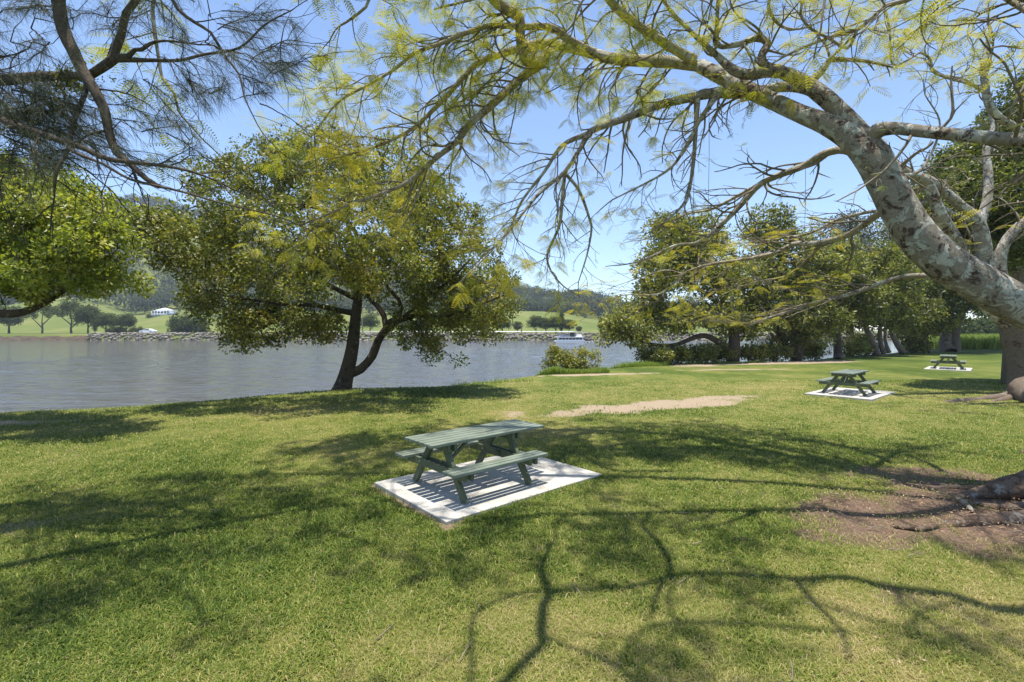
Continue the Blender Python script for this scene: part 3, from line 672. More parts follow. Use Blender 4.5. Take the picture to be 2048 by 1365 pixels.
limbs = [
 # (points, twig every, twig length, level, droop, start)
 ('T1', [(1402, 133, 9.2, .135), (1330, 124, 9.5, .16), (1227, 118, 9.8, .145), (1160, 100, 10, .14), (1090, 88, 10, .125), (1039, 97, 10, .105), (988, 113, 10, .085), (954, 128, 9.9, .08), (919, 164, 9.8, .07), (868, 219, 9.7, .06), (817, 263, 9.6, .045), (748, 294, 9.5, .033), (680, 315, 9.4, .022)], .42, 1.5, 2, .03, .05),
 ('T1b', [(1094, 100, 10, .10), (1085, 125, 9.9, .10), (1066, 138, 9.8, .095), (1032, 166, 9.7, .088), (971, 222, 9.5, .075), (940, 248, 9.4, .07), (913, 284, 9.3, .062), (872, 316, 9.2, .052), (827, 356, 9.1, .045), (783, 380, 9.0, .038), (697, 411, 8.9, .025), (630, 440, 8.8, .014)], .45, 1.5, 2, .04, .1),
 ('U1', [(1388, 120, 9.2, .13), (1347, 98, 9, .11), (1296, 65, 8.8, .10), (1244, 27, 8.6, .095), (1210, -12, 8.4, .085), (1160, -90, 8, .07), (1080, -190, 7.6, .05)], .5, 1.7, 2, .02, .1),
 ('U2', [(1190, 108, 9.9, .09), (1138, 80, 9.5, .08), (1104, 56, 9.3, .07), (1045, 54, 9.2, .06), (985, 52, 9.1, .05), (933, 66, 9.0, .045), (885, 86, 8.9, .04), (831, 106, 8.8, .035), (796, 133, 8.7, .032), (748, 164, 8.6, .028), (680, 202, 8.5, .02), (640, 250, 8.4, .012)], .42, 1.3, 2, .03, .1),
 ('U3', [(1085, 128, 9.9, .07), (1053, 126, 9.7, .075), (1043, 98, 9.5, .085), (1040, 66, 9.3, .095), (1039, 36, 9.2, .10), (1015, 20, 9.1, .10), (985, -5, 9, .10), (940, -80, 8.7, .09), (850, -200, 8.2, .06)], .6, 1.4, 2, .02, .3),
 ('T3', [(1668, 206, 7.6, .12), (1620, 182, 8.0, .115), (1575, 174, 8.35, .115), (1530, 180, 8.55, .115), (1485, 188, 8.55, .112), (1434, 188, 8.45, .105), (1385, 195, 8.4, .10), (1313, 212, 8.35, .09), (1262, 233, 8.3, .08), (1193, 257, 8.3, .072), (1176, 270, 8.3, .065), (1159, 301, 8.25, .048), (1128, 345, 8.2, .042), (1073, 393, 8.1, .035), (1022, 458, 8.0, .024), (985, 500, 7.9, .015)], .42, 1.15, 2, .06, .15),
 ('T3b', [(1180, 266, 8.45, .05), (1125, 291, 8.65, .035), (1090, 342, 8.75, .03), (1043, 404, 8.85, .024), (1015, 465, 8.85, .018), (960, 519, 8.85, .01)], .4, 1.0, 2, .05, .1),
 ('T3c', [(1130, 343, 8.40, .034), (1125, 393, 8.35, .03), (1119, 450, 8.30, .026), (1094, 516, 8.25, .02), (1116, 562, 8.20, .015), (1140, 582, 8.15, .008)], .35, .6, 1, .05, .2),
 ('T3d', [(1133, 350, 8.40, .03), (1159, 383, 8.45, .028), (1179, 438, 8.55, .022), (1183, 461, 8.55, .02), (1174, 510, 8.55, .015), (1157, 564, 8.55, .008)], .4, .5, 1, .05, .3),
 ('T3e', [(1434, 192, 8.35, .05), (1400, 240, 8.25, .036), (1368, 300, 8.20, .03), (1330, 345, 8.15, .022), (1225, 400, 8.15, .012)], .35, .7, 1, .03, .2),
 ('T3f', [(1395, 196, 8.40, .055), (1392, 250, 8.35, .04), (1386, 330, 8.30, .034), (1372, 400, 8.25, .026), (1330, 445, 8.20, .016)], .35, .7, 1, .03, .2),
 ('T2', [(1752, 310, 7.2, .22), (1722, 270, 7.4, .17), (1676, 220, 7.55, .15), (1640, 188, 7.65, .145), (1608, 166, 7.75, .13), (1567, 146, 7.85, .105), (1530, 134, 7.9, .09), (1523, 112, 7.95, .07), (1535, 86, 8, .062), (1512, 77, 8.05, .058), (1478, 89, 8.1, .05), (1433, 91, 8.2, .045), (1434, 51, 8.1, .035), (1437, -5, 8, .03), (1450, -80, 7.8, .025)], .4, 1.2, 2, .0, .45),
 ('T2b', [(1545, 140, 7.85, .11), (1502, 149, 8.0, .095), (1468, 141, 8.1, .085), (1430, 108, 8.3, .055), (1388, 70, 8.4, .04), (1340, 20, 8.3, .03), (1300, -40, 8.2, .02)], .4, 1.2, 2, .0, .3),
 ('T2c', [(1622, 164, 7.7, .075), (1646, 139, 7.65, .062), (1659, 120, 7.6, .055), (1690, 120, 7.6, .04)], .3, .9, 2, -.02, .4),
 ('L1', [(1742, 322, 7.3, .14), (1690, 301, 7.8, .12), (1649, 308, 8.1, .115), (1608, 332, 8.4, .105), (1553, 353, 8.7, .10), (1519, 370, 8.9, .095), (1485, 407, 9.1, .085), (1444, 448, 9.3, .08), (1399, 485, 9.6, .07), (1350, 492, 9.9, .05), (1290, 520, 10.2, .03)], .38, 1.2, 2, .02, .15),
 ('L1b', [(1530, 362, 8.85, .06), (1470, 395, 9.3, .055), (1420, 420, 9.7, .045), (1370, 430, 10, .03), (1310, 470, 10.2, .015)], .4, 1.1, 2, .03, .1),
 ('L2', [(1800, 400, 7.6, .13), (1755, 430, 8.2, .12), (1700, 468, 8.7, .105), (1639, 486, 9.1, .095), (1587, 489, 9.5, .085), (1553, 506, 9.8, .075), (1485, 520, 10.2, .065), (1416, 530, 10.6, .055), (1365, 550, 10.9, .045), (1320, 588, 11.1, .03), (1255, 590, 11.3, .02), (1214, 598, 11.5, .01)], .38, 1.3, 2, .01, .1),
 ('L2b', [(1365, 548, 10.9, .03), (1330, 541, 11, .026), (1282, 555, 11.1, .018), (1225, 575, 11.2, .01)], .4, .8, 2, .0, .2),
 ('L2c', [(1650, 484, 9.0, .05), (1608, 525, 9.5, .04), (1570, 553, 9.9, .03), (1500, 567, 10.4, .02), (1420, 600, 10.8, .01)], .35, 1.0, 2, .0, .1),
 ('L2d', [(1775, 422, 8, .06), (1735, 425, 8.4, .055), (1673, 441, 9, .045), (1622, 466, 9.4, .035), (1540, 480, 9.9, .025), (1450, 490, 10.4, .015)], .35, 1.0, 2, .0, .1),
 ('L3', [(1905, 556, 7.3, .12), (1858, 552, 7.9, .098), (1810, 554, 8.3, .09), (1759, 568, 8.6, .08), (1690, 592, 8.9, .068), (1622, 608, 9.2, .056), (1570, 626, 9.4, .046), (1519, 642, 9.6, .036), (1499, 652, 9.7, .03), (1460, 646, 9.8, .02), (1410, 640, 9.9, .01)], .24, 1.25, 2, -.01, .28),
 ('K4', [(2350, -400, 5.2, .09), (1500, -420, 6.2, .08), (900, -330, 6.6, .06), (500, -160, 6.8, .045), (345, -80, 6.6, .036), (308, 0, 6.5, .03), (308, 51, 6.5, .028), (318, 120, 6.5, .024), (325, 157, 6.5, .022), (349, 188, 6.5, .02), (357, 222, 6.5, .018), (376, 246, 6.5, .015), (410, 284, 6.5, .01)], .7, .8, 1, .03, .42),
 ('K5', [(500, -160, 6.8, .04), (620, -200, 6.8, .03), (700, -60, 6.9, .026), (738, 0, 7, .022), (705, 36, 7.1, .02), (680, 52, 7.2, .014)], .7, .8, 1, .03, .3),
 ('R1', [(1735, 285, 7.15, .16), (1755, 262, 7.0, .135), (1790, 257, 6.8, .10), (1844, 263, 6.5, .098), (1930, 272, 6.15, .098), (2048, 281, 5.7, .098), (2160, 285, 5.3, .095), (2350, 260, 4.9, .08)], .8, 1.3, 2, -.02, .2),
 ('U5', [(2350, 260, 4.9, .08), (2200, 120, 5.4, .06), (2050, 20, 6.1, .05), (1930, -40, 6.6, .045), (1810, 2, 7, .04), (1772, 12, 7.1, .038), (1741, 38, 7.15, .034), (1714, 60, 7.2, .032), (1656, 76, 7.3, .028), (1587, 104, 7.4, .022), (1540, 130, 7.5, .012)], .36, 1.0, 2, .01, .3),
 ('U6', [(1714, 60, 7.2, .026), (1695, 97, 7.2, .026), (1656, 76, 7.25, .024), (1622, 58, 7.3, .022), (1601, 28, 7.3, .022), (1611, -10, 7.25, .022), (1640, -80, 7.1, .02)], .4, .8, 2, .0, .1),
 ('U7', [(1600, -60, 7.5, .03), (1540, -5, 7.6, .028), (1543, 31, 7.65, .026), (1567, 55, 7.7, .024), (1601, 58, 7.7, .018), (1650, 40, 7.7, .012)], .4, .8, 2, .0, .1),
 ('U8', [(1945, 170, 9, .03), (1871, 147, 8.6, .028), (1861, 120, 8.5, .026), (1841, 106, 8.4, .024), (1813, 122, 8.3, .02), (1784, 127, 8.2, .018), (1779, 58, 8.1, .022), (1760, -20, 8, .024)], .35, .9, 2, .0, .0),
 ('A9', [(1762, 296, 7.3, .06), (1786, 328, 7.7, .055), (1810, 352, 8.2, .05), (1850, 330, 8.5, .03), (1880, 250, 8.6, .02), (1850, 190, 8.6, .012)], .35, .8, 2, -.02, .3),
]
gt = Geo(); fr = Fronds()
for i, (nm, L, ev, tl, lv, dr_, st) in enumerate(limbs):
    sc_ = .62 if nm[0] == 'L' else {'T1': .76, 'T3': .8, 'U1': .8}.get(nm, 1.)
    g = Geo(); p, r = limb_px(L, .09); r = r*sc_; tube(g, p, r, 18 if r[0] > .1 else 10, .03, .5, seed=i*1.7+.3)
    partsA.append(g.build('limb', M['barkA'] if nm in ('T2', 'T2b', 'T3', 'R1') else M['limbA'], smooth=True))
    bias = {'L3': (-.5, .3, .12), 'L2': (-.4, .2, 0), 'R1': (0, .2, .3)}.get(nm, (-.25, -.05, -.15))
    spawn(gt, fr, p, r, ev*(.42 if nm[0] == 'L' else .35), tl, lv, bias, dr_, st, flat=.8 if nm[0] == 'L' else 1., leaf=True)
# limbs that arch above the frame over the camera side and throw the foreground shadows
def over(L): return [(above(a, b, z), r) for a, b, z, r in L]
ovh = [
 [((7.55, 6.6, 1.9), .22), ((7.5, 6.35, 3.4), .18), ((7.2, 6.1, 5.1), .15), ((6.5, 5.95, 6.5), .13)]+over([(1838, 1030, 6.8, .085), (1700, 1030, 6.9, .075), (1645, 1022, 6.9, .07), (1523, 1029, 7.0, .06), (1348, 1031, 7.1, .052), (1250, 1034, 7.1, .045), (1090, 1036, 7.2, .03), (960, 1060, 7.2, .015)]),
 over([(1300, 1034, 7.1, .03), (1285, 1060, 7.1, .028), (1310, 1085, 7.1, .03), (1338, 1126, 7.1, .034), (1341, 1150, 7.1, .034), (1319, 1181, 7.0, .026), (1300, 1240, 7, .015)]),
 [((7.8, 6.4, 1.5), .2), ((8.1, 5.4, 3.8), .16), ((7.4, 4.3, 5.6), .12), ((5.6, 3.75, 6.7), .09)]+over([(2048, 1227, 6.9, .07), (1908, 1196, 6.9, .06), (1768, 1178, 7, .055), (1698, 1162, 7, .05), (1593, 1165, 7, .045), (1488, 1156, 7, .04), (1379, 1155, 7, .034), (1250, 1180, 7, .03), (1180, 1182, 7, .03), (1102, 1188, 7, .034)]),
 over([(1097, 1090, 7.1, .022), (1097, 1106, 7.1, .026), (1083, 1137, 7.05, .034), (1087, 1167, 7.0, .04), (1102, 1188, 7.0, .046), (1087, 1212, 7.0, .044), (1083, 1273, 6.9, .044), (1088, 1290, 6.9, .04), (1056, 1320, 6.8, .038), (1015, 1362, 6.8, .036), (930, 1430, 6.8, .03)]),
 over([(1593, 1168, 7, .03), (1628, 1213, 7, .025), (1681, 1265, 6.9, .018), (1700, 1330, 6.8, .01)]),
 over([(1523, 1030, 7, .04), (1453, 1055, 7.1, .03), (1348, 1073, 7.2, .02), (1240, 1090, 7.2, .012)]),
 over([(1102, 1180, 7.2, .02), (1020, 1195, 7.3, .02), (950, 1230, 7.4, .02), (943, 1290, 7.4, .02), (943, 1362, 7.4, .018), (900, 1440, 7.4, .012)]),
 over([(1700, 1270, 7.4, .02), (1420, 1250, 7.8, .02), (1290, 1260, 7.9, .018), (1230, 1330, 7.9, .012)]),
 over([(1090, 1036, 7.4, .03), (900, 1045, 7.8, .026), (760, 1000, 8.0, .022), (620, 960, 8.0, .016)]),
 over([(1348, 948, 8.4, .05), (1220, 943, 8.5, .045), (1130, 900, 8.5, .04), (1010, 880, 8.5, .03), (900, 870, 8.5, .02)]),
]
for i, L in enumerate(ovh):
    g = Geo(); p, r = resample(np.array([q[0] for q in L]), np.array([q[1] for q in L]), .12); tube(g, p, r, 10, .04, .5, seed=i*2.3)
    partsA.append(g.build('limb', M['limbA'], smooth=True))
    # keep everything these limbs carry above the frame
    T = norm(np.gradient(p, axis=0)); k = (10 if len(L) > 8 else 2)
    while k < len(p):
        q = np.cross(T[k], rvec()); q /= max(np.linalg.norm(q), 1e-6)
        grow(gt, fr, p[k], T[k]*.5+q*.8+np.array([-.1, 0, .25]), random.uniform(.8, 1.9), min(.022, r[k]*.5), 2, -.01, child=(.18, .38)); k += random.randint(2, 5)
# low roots spreading over the bare soil
def root_px(L, nseg=14):
    g = Geo(); p, r = resample(np.array([q[0] for q in L]), np.array([q[1] for q in L]), .05); tube(g, p, r, nseg+6, .09, .5, seed=len(L)*1.3); return g.build('root', M['root'], smooth=True)
partsA += [
 root_px([((8.6, 6.5, .45), .45), (G(2150, 985)+[0, 0, .28], .22), (G(2048, 993)+[0, 0, .15], .15), (G(1995, 994)+[0, 0, .08], .10), (G(1950, 994)+[0, 0, .04], .07), (G(1918, 995)+[0, 0, .0], .045), (G(1900, 996)+[0, 0, -.05], .03)]),
 root_px([((8.6, 6.4, .2), .3), (G(2150, 1035)+[0, 0, .08], .12), (G(2048, 1040)+[0, 0, .03], .085), (G(1990, 1044)+[0, 0, .02], .085), (G(1930, 1049)+[0, 0, .02], .07), (G(1895, 1051)+[0, 0, .0], .055), (G(1872, 1050)+[0, 0, -.05], .035)]),
 root_px([((8.5, 6.9, .2), .2), (G(2060, 962)+[0, 0, .03], .09), (G(2000, 968)+[0, 0, .02], .06), (G(1960, 978)+[0, 0, .0], .04), (G(1900, 975)+[0, 0, .0], .035), (G(1850, 976)+[0, 0, -.03], .03)]),
 root_px([(G(1905, 1000)+[0, 0, -.03], .03), (G(1960, 1012)+[0, 0, .01], .035), (G(2020, 1020)+[0, 0, .02], .045), (G(2060, 1018)+[0, 0, .03], .07)], 10),
 root_px([((8.7, 6.2, .2), .3), ((7.9, 4.9, .03), .15), ((7.0, 4.0, .0), .08), ((6.7, 3.4, -.06), .05)]),
 root_px([((8.9, 6.8, .2), .35), ((9.3, 7.6, .05), .16), ((9.3, 8.8, -.05), .07)]),
]
# hanging threads
for (x, y0, y1, D) in ((1388, 190, 468, 7.35), (1418, 190, 442, 7.3), (1611, 335, 462, 8.4)):
    g = Geo(); a = P(x, y0, D); b = P(x-2, y1, D); tube(g, [a, (a+b)/2+[.01, 0, 0], b], [.004, .0035, .003], 4, val=.2, cap=False); partsA.append(g.build('hanging_vine', M['twigD']))
partsA.append(gt.build('twigs', M['twig'])); partsA.append(fr.build('crown', M['leafA']))
finish(rootA, partsA)

# ------------------------------------------------------------------ drooping needle-leaved tree, upper left
def needles(g, pts, dirs, n_per, L, wdt, bias, tone=0.):
    n = len(pts)*n_per; P0 = np.repeat(pts, n_per, 0); D = np.repeat(dirs, n_per, 0)
    P0 = P0+RNG.normal(size=(n, 3))*.015
    d = norm(D*.8+RNG.normal(size=(n, 3))*.55+np.array(bias)*.5); Ls = (L*RNG.uniform(.5, 1.25, n))[:, None]
    m = P0+d*Ls*.45; d2 = norm(d+np.array(bias)+RNG.normal(size=(n, 3))*.15); t = m+d2*Ls*.6
    sdv = norm(np.cross(d, RNG.normal(size=(n, 3))))*wdt/2
    V = np.stack([P0-sdv, P0+sdv, m+sdv, m-sdv, t], 1).reshape(-1, 3); b = np.arange(n)[:, None]*5
    a = np.clip(.42+tone+RNG.normal(0, .25, n), 0, 1); g.V.append(V)
    g.F[4].append(b+np.array([[0, 1, 2, 3]])+g.n); g.A[4].append(a); g.F[3].append(b+np.array([[3, 2, 4]])+g.n); g.A[3].append(a); g.n += len(V)
class Rec:                                 # records twig points so that needles can be hung on them
    def __init__(s): s.p = []; s.d = []
def kgrow(g, rec, p, d, L, r, lvl, bias, rej):
    n = max(3, int(L/.09)); pts = [np.array(p, float)]; d = np.array(d, float); d /= np.linalg.norm(d); acc = 0
    for i in range(n):
        d = d+rvec(.13)+np.array(bias)*.06; d /= np.linalg.norm(d); pts.append(pts[-1]+d*.09)
        if lvl > 0 and random.random() < .42:
            q = np.cross(d, rvec()); q /= np.linalg.norm(q)
            kgrow(g, rec, pts[-1], d+q*.8, L*random.uniform(.35, .6), r*.55, lvl-1, bias, rej)
    pts = np.array(pts); tube(g, pts, np.linspace(r, .0025, len(pts)), 4, 0, .5, cap=False)
    T = norm(np.gradient(pts, axis=0))
    for q in range(1 if lvl < 2 else len(pts)//2, len(pts)):
        if not rej(pts[q]): rec.p.append(pts[q]); rec.d.append(T[q])
rootK = empty('casuarina_tree', (-7.0, 4.5, 0)); tag(rootK, 'weeping needle-leaved tree with dark bare limbs hanging into the upper left', 'tree')
kl = [
 [((-7.0, 4.5, -.2), .30), ((-6.9, 4.5, 2.5), .25), ((-6.7, 4.6, 4.8), .19), ((-6.2, 4.9, 6.6), .14), ((-5.5, 5.1, 7.0), .10)]+[(P(a, b, c), r) for a, b, c, r in ((105, -60, 5.33, 0.0740), (116, 0, 5.40, 0.0651), (127, 62, 5.40, 0.0622), (147, 103, 5.40, 0.0592), (164, 140, 5.40, 0.0577), (188, 178, 5.40, 0.0533), (209, 219, 5.40, 0.0488), (219, 267, 5.40, 0.0429), (233, 304, 5.40, 0.0385), (260, 328, 5.40, 0.0333), (294, 359, 5.40, 0.0281), (318, 374, 5.40, 0.0252))],
 [((-6.7, 4.6, 4.4), .10)]+[(P(a, b, c), r) for a, b, c, r in ((-80, 150, 5.76, 0.0740), (0, 161, 5.76, 0.0629), (68, 155, 5.76, 0.0555), (137, 153, 5.76, 0.0518), (178, 152, 5.76, 0.0488), (200, 138, 5.76, 0.0518), (226, 119, 5.76, 0.0555), (230, 104, 5.76, 0.0444), (243, 68, 5.69, 0.0429), (252, 27, 5.62, 0.0407), (275, -5, 5.54, 0.0370), (300, -80, 5.40, 0.0296))],
 [(P(a, b, c), r) for a, b, c, r in ((228, 115, 5.76, 0.0370), (257, 113, 5.76, 0.0333), (270, 100, 5.76, 0.0222), (284, 99, 5.69, 0.0222), (300, 88, 5.69, 0.0185), (330, 82, 5.69, 0.0133), (400, 90, 5.69, 0.0089))],
 [(P(a, b, c), r) for a, b, c, r in ((235, 120, 5.76, 0.0333), (308, 121, 5.83, 0.0222), (359, 121, 5.83, 0.0192), (410, 109, 5.90, 0.0163), (479, 96, 5.90, 0.0133), (530, 50, 5.90, 0.0104), (585, 20, 5.90, 0.0074))],
 [((-6.8, 4.5, 3.4), .08)]+[(P(a, b, c), r) for a, b, c, r in ((-60, 220, 5.26, 0.0518), (20, 248, 5.18, 0.0407), (68, 263, 5.11, 0.0340), (120, 281, 5.04, 0.0311), (171, 298, 5.04, 0.0281), (215, 318, 5.04, 0.0252), (291, 328, 5.04, 0.0192), (335, 333, 5.04, 0.0163), (381, 343, 5.04, 0.0133))],
 [(P(a, b, c), r) for a, b, c, r in ((130, 285, 5.04, 0.0207), (147, 304, 4.97, 0.0178), (205, 328, 4.97, 0.0148), (260, 359, 4.97, 0.0133), (318, 373, 4.97, 0.0118), (376, 387, 4.97, 0.0111), (445, 407, 4.97, 0.0089), (547, 431, 4.97, 0.0067), (616, 458, 4.97, 0.0044))],
 [(P(a, b, c), r) for a, b, c, r in ((176, 165, 5.47, 0.0296), (168, 192, 5.40, 0.0252), (147, 246, 5.33, 0.0222), (137, 298, 5.26, 0.0192), (113, 342, 5.18, 0.0178), (109, 376, 5.18, 0.0133))],
 [(P(a, b, c), r) for a, b, c, r in ((222, 262, 5.40, 0.0178), (180, 268, 5.33, 0.0133), (135, 300, 5.26, 0.0089), (85, 312, 5.18, 0.0074), (80, 330, 5.18, 0.0044))],
 [(P(a, b, c), r) for a, b, c, r in ((345, -60, 5.26, 0.0222), (345, 0, 5.26, 0.0192), (373, 34, 5.26, 0.0178), (421, 65, 5.26, 0.0155), (438, 92, 5.26, 0.0148), (452, 116, 5.26, 0.0133), (479, 150, 5.26, 0.0111), (489, 195, 5.26, 0.0089), (515, 250, 5.26, 0.0052))],
]
def pxy(p): return 1024+F*p[0]/max(p[1], .1), HZ-F*(p[2]-HC)/max(p[1], .1)
def krej(p):
    x, y = pxy(p)
    if p[1] < 2.7: return True
    if y < -10: return False
    if y > 330-max(0, (x-330))*.15 and x > 90: return True
    return x > 610-max(0, (y-120))*1.1 or y > 400 or (x > 600)
gk = Geo(); rec = Rec(); pk = []; kn = []; kc = []
for i, L in enumerate(kl):
    g = Geo(); p, r = resample(np.array([q[0] for q in L]), np.array([q[1] for q in L]), .09); tube(g, p, r, 14 if r[0] > .1 else 8, .05, .5, seed=i*1.9+1)
    pk.append(g.build('trunk' if i == 0 else 'limb', M['barkK'], smooth=True))
    kn.append(p[20:] if i == 0 else p); T = norm(np.gradient(p, axis=0)); k = (75 if i == 0 else 6)
    while k < len(p):
        q = np.cross(T[k], rvec()); q /= np.linalg.norm(q)
        kgrow(gk, rec, p[k], T[k]*.5+q+np.array([.25, 0, .1]), random.uniform(.45, 1.15), min(.012, r[k]*.5), 2, (.5, 0, -.8), krej); k += random.randint(3, 7) if r[k] < .05 else random.randint(5, 10)
    if i > 0: kgrow(gk, rec, p[-1], T[-1], .8, max(.004, r[-1]), 2, (.5, 0, -.8), krej)
# hanging sprays filling the photograph's upper left and the dark mass at its edge
for (x, y, D, n, sx, sy) in ((25, 170, 5.7, 34, 34, 60), (12, 280, 5.6, 40, 30, 42), (60, 60, 5.8, 10, 60, 40), (150, 240, 5.9, 5, 60, 40), (190, 60, 5.9, 6, 60, 30), (420, 60, 5.9, 8, 70, 40), (530, 70, 6.0, 8, 45, 40), (480, 180, 5.9, 6, 60, 40), (340, 210, 5.9, 4, 60, 40), (330, 290, 5.8, 5, 60, 20)):
    for q in range(n):
        c = P(x+random.gauss(0, sx), y+random.gauss(0, sy), D+random.uniform(-.5, .5)); kc.append(c)
        kgrow(gk, rec, c, np.array([random.uniform(-.3, 1), random.uniform(-.5, .5), random.uniform(-.3, .3)]), random.uniform(.4, .9), .008, 1, (.6, 0, -.8), krej)
connect(gk, np.vstack(kn), np.array(kc), .010)
pts = np.array(rec.p); dirs = np.array(rec.d); print('needle nodes', len(pts))
gn = Geo(); needles(gn, pts, dirs, 12, .21, .0026, (.35, 0, -.95)); pk.append(gn.build('needle_foliage', M['needle']))
pk.append(gk.build('twigs', M['twigD']))
# the dark green leafy tufts sitting on the limb at the far left
c = np.array([P(120+random.gauss(0, 30), 165+random.gauss(0, 22), 5.85+random.gauss(0, .1)) for _ in range(45)])
g = Geo(); V, Fa, A = leaf_cloud(c, .10, 26, .045, -.1, drop=.4); g.add(V, Fa, A); pk.append(g.build('leaf_tuft', M['leafM']))
finish(rootK, pk)
# soft crown masses above the frame that shade the lower left of the lawn
ks = []
for (x, y, rx, ry, n) in ((60, 975, 60, 14, 10), (40, 1060, 70, 20, 10), (230, 1030, 110, 14, 20), (380, 1008, 90, 10, 12), (250, 1110, 150, 16, 24), (420, 1100, 70, 14, 8), (130, 1170, 140, 24, 26), (60, 1240, 90, 24, 16), (330, 1180, 60, 18, 8), (560, 990, 90, 22, 14), (620, 1060, 70, 18, 9), (500, 950, 80, 10, 8), (420, 1290, 50, 20, 4), (700, 945, 60, 12, 6), (900, 1110, 50, 12, 3)):
    for q in range(n): ks.append(above(x+random.gauss(0, rx*.6), y+random.gauss(0, ry*.7), random.uniform(7.0, 8.6)))
    
ks = np.array(ks)[RNG.uniform(size=len(ks)) < .75]; rootS = empty('spreading_tree', (-7.5, 1.5, 0)); tag(rootS, 'leafy tree standing left of the camera whose high crown shades the lower left lawn', 'tree')
g = Geo(); st = []
for L in ([((-7.5, 1.5, -.2), .4), ((-7.4, 1.7, 3), .32), ((-7.0, 2.2, 5.6), .22), ((-6, 3.2, 7.0), .14), ((-4.6, 4.2, 7.6), .07), ((-3, 5.2, 7.8), .04), ((-1.6, 5.6, 7.9), .02)], [((-7.2, 2.0, 5.), .15), ((-6.2, 3.9, 6.9), .09), ((-5.6, 5.2, 7.7), .05), ((-4.6, 6.0, 7.9), .03)]):
    p, r = resample(np.array([q[0] for q in L]), np.array([q[1] for q in L]), .15); tube(g, p, r, 12, .05, .5, seed=4); st.append(p)
connect(g, np.vstack([st[0][20:], st[1]]), ks, .02); ps = [g.build('trunk', M['barkM'], smooth=True)]
g = Geo(); V, Fa, A = leaf_cloud(ks, .30, 40, .07); g.add(V, Fa, A); ps.append(g.build('crown', M['leafL'])); finish(rootS, ps)
# ------------------------------------------------------------------ grey-trunked tree behind the leaning trunk
DB = 16.4
rootB = empty('forked_tree', G(2058, 794)); tag(rootB, 'tree with thick upright brown trunk behind the leaning trunk, pale bare forks above', 'tree')
lb = [
 [(2058, 812, DB, .92), (2058, 794, DB, .78), (2056, 750, DB, .72), (2054, 710, DB, .72), (2048, 675, DB, .76), (2035, 640, DB, .66), (2015, 600, DB, .5), (1995, 565, DB, .40)],
 [(2030, 655, DB, .35), (1965, 600, DB, .3), (1930, 520, DB, .26), (1905, 470, 16.2, .25), (1880, 430, 16, .24), (1866, 390, 15.9, .2), (1850, 362, 15.8, .18), (1815, 345, 15.7, .13), (1786, 322, 15.6, .08)],
 [(2010, 600, DB, .4), (1975, 545, DB, .33), (1966, 490, 16.3, .3), (1955, 445, 16.2, .27), (1925, 415, 16.1, .2), (1890, 385, 16, .18), (1855, 358, 15.9, .15), (1815, 346, 15.8, .1)],
 [(1957, 450, 16.2, .2), (1966, 430, 16.2, .19), (1975, 395, 16.2, .18), (1976, 345, 16.3, .17), (1972, 300, 16.4, .13), (1985, 250, 16.5, .09), (1968, 180, 16.5, .06)],
 [(2010, 600, DB, .35), (1998, 540, DB, .28), (2006, 495, 16.3, .22), (2030, 460, 16.2, .19), (2060, 435, 16.1, .16), (2140, 380, 16, .1)],
 [(1935, 440, 16.1, .12), (1900, 425, 16, .1), (1860, 400, 16, .08), (1835, 412, 15.9, .05)],
 [(2080, 300, 14, .16), (2032, 257, 13.8, .14), (1998, 236, 13.7, .13), (1976, 205, 13.6, .125), (1968, 144, 13.5, .11), (1973, 100, 13.5, .09), (1980, 60, 13.5, .05)],
 [(1976, 190, 13.6, .07), (1930, 161, 13.4, .05), (1880, 148, 13.2, .03), (1850, 120, 13, .02)],
]
pb = []; gtb = Geo(); frb = Fronds()
for i, L in enumerate(lb):
    g = Geo(); p, r = limb_px(L, .14); tube(g, p, r, 22 if i == 0 else 12, .035, .5, seed=i*1.3+5); pb.append(g.build('trunk' if i == 0 else 'limb', M['barkB'] if i == 0 else M['barkA'], smooth=True))
    if i == 6: pb.append(gtb.build('twigs', M['twig'])); gtb = Geo()
    if i: spawn(gtb, frb, p, r, .7, 2.0, 2, (0, 0, .1), -.01, .3, rmax=.035)
for L in ([(G(2058, 794)+[0, 0, .2], .25), (G(2010, 797)+[0, 0, .06], .13), (G(1960, 800)+[0, 0, .0], .09), (G(1925, 803)+[0, 0, .0], .10), (G(1895, 805)+[0, 0, -.01], .07), (G(1875, 806)+[0, 0, -.05], .04)],
          [(G(2062, 796)+[0, 0, .30], .22), (G(2035, 798)+[0, 0, .10], .15), (G(2010, 801)+[0, 0, .02], .09), (G(1988, 804)+[0, 0, -.02], .07), (G(1972, 806)+[0, 0, -.08], .04)],
          [(G(2055, 800)+[0, 0, .3], .45), (G(2080, 810)+[0, 0, .1], .25), (G(2100, 815)+[0, 0, -.08], .12)]):
    g = Geo(); p, r = resample(np.array([q[0] for q in L]), np.array([q[1] for q in L]), .1); tube(g, p, r, 14, .09, .5, seed=1); pb.append(g.build('root', M['barkB'], smooth=True))
pb.append(gtb.build('twigs', M['twig'])); pb.append(frb.build('crown', M['leafA'])); finish(rootB, pb)

# ------------------------------------------------------------------ leafy trees along the right bank
def gpt(x, y): g = G(x, y); g[2] = gz(g[0], g[1])-.15; return g
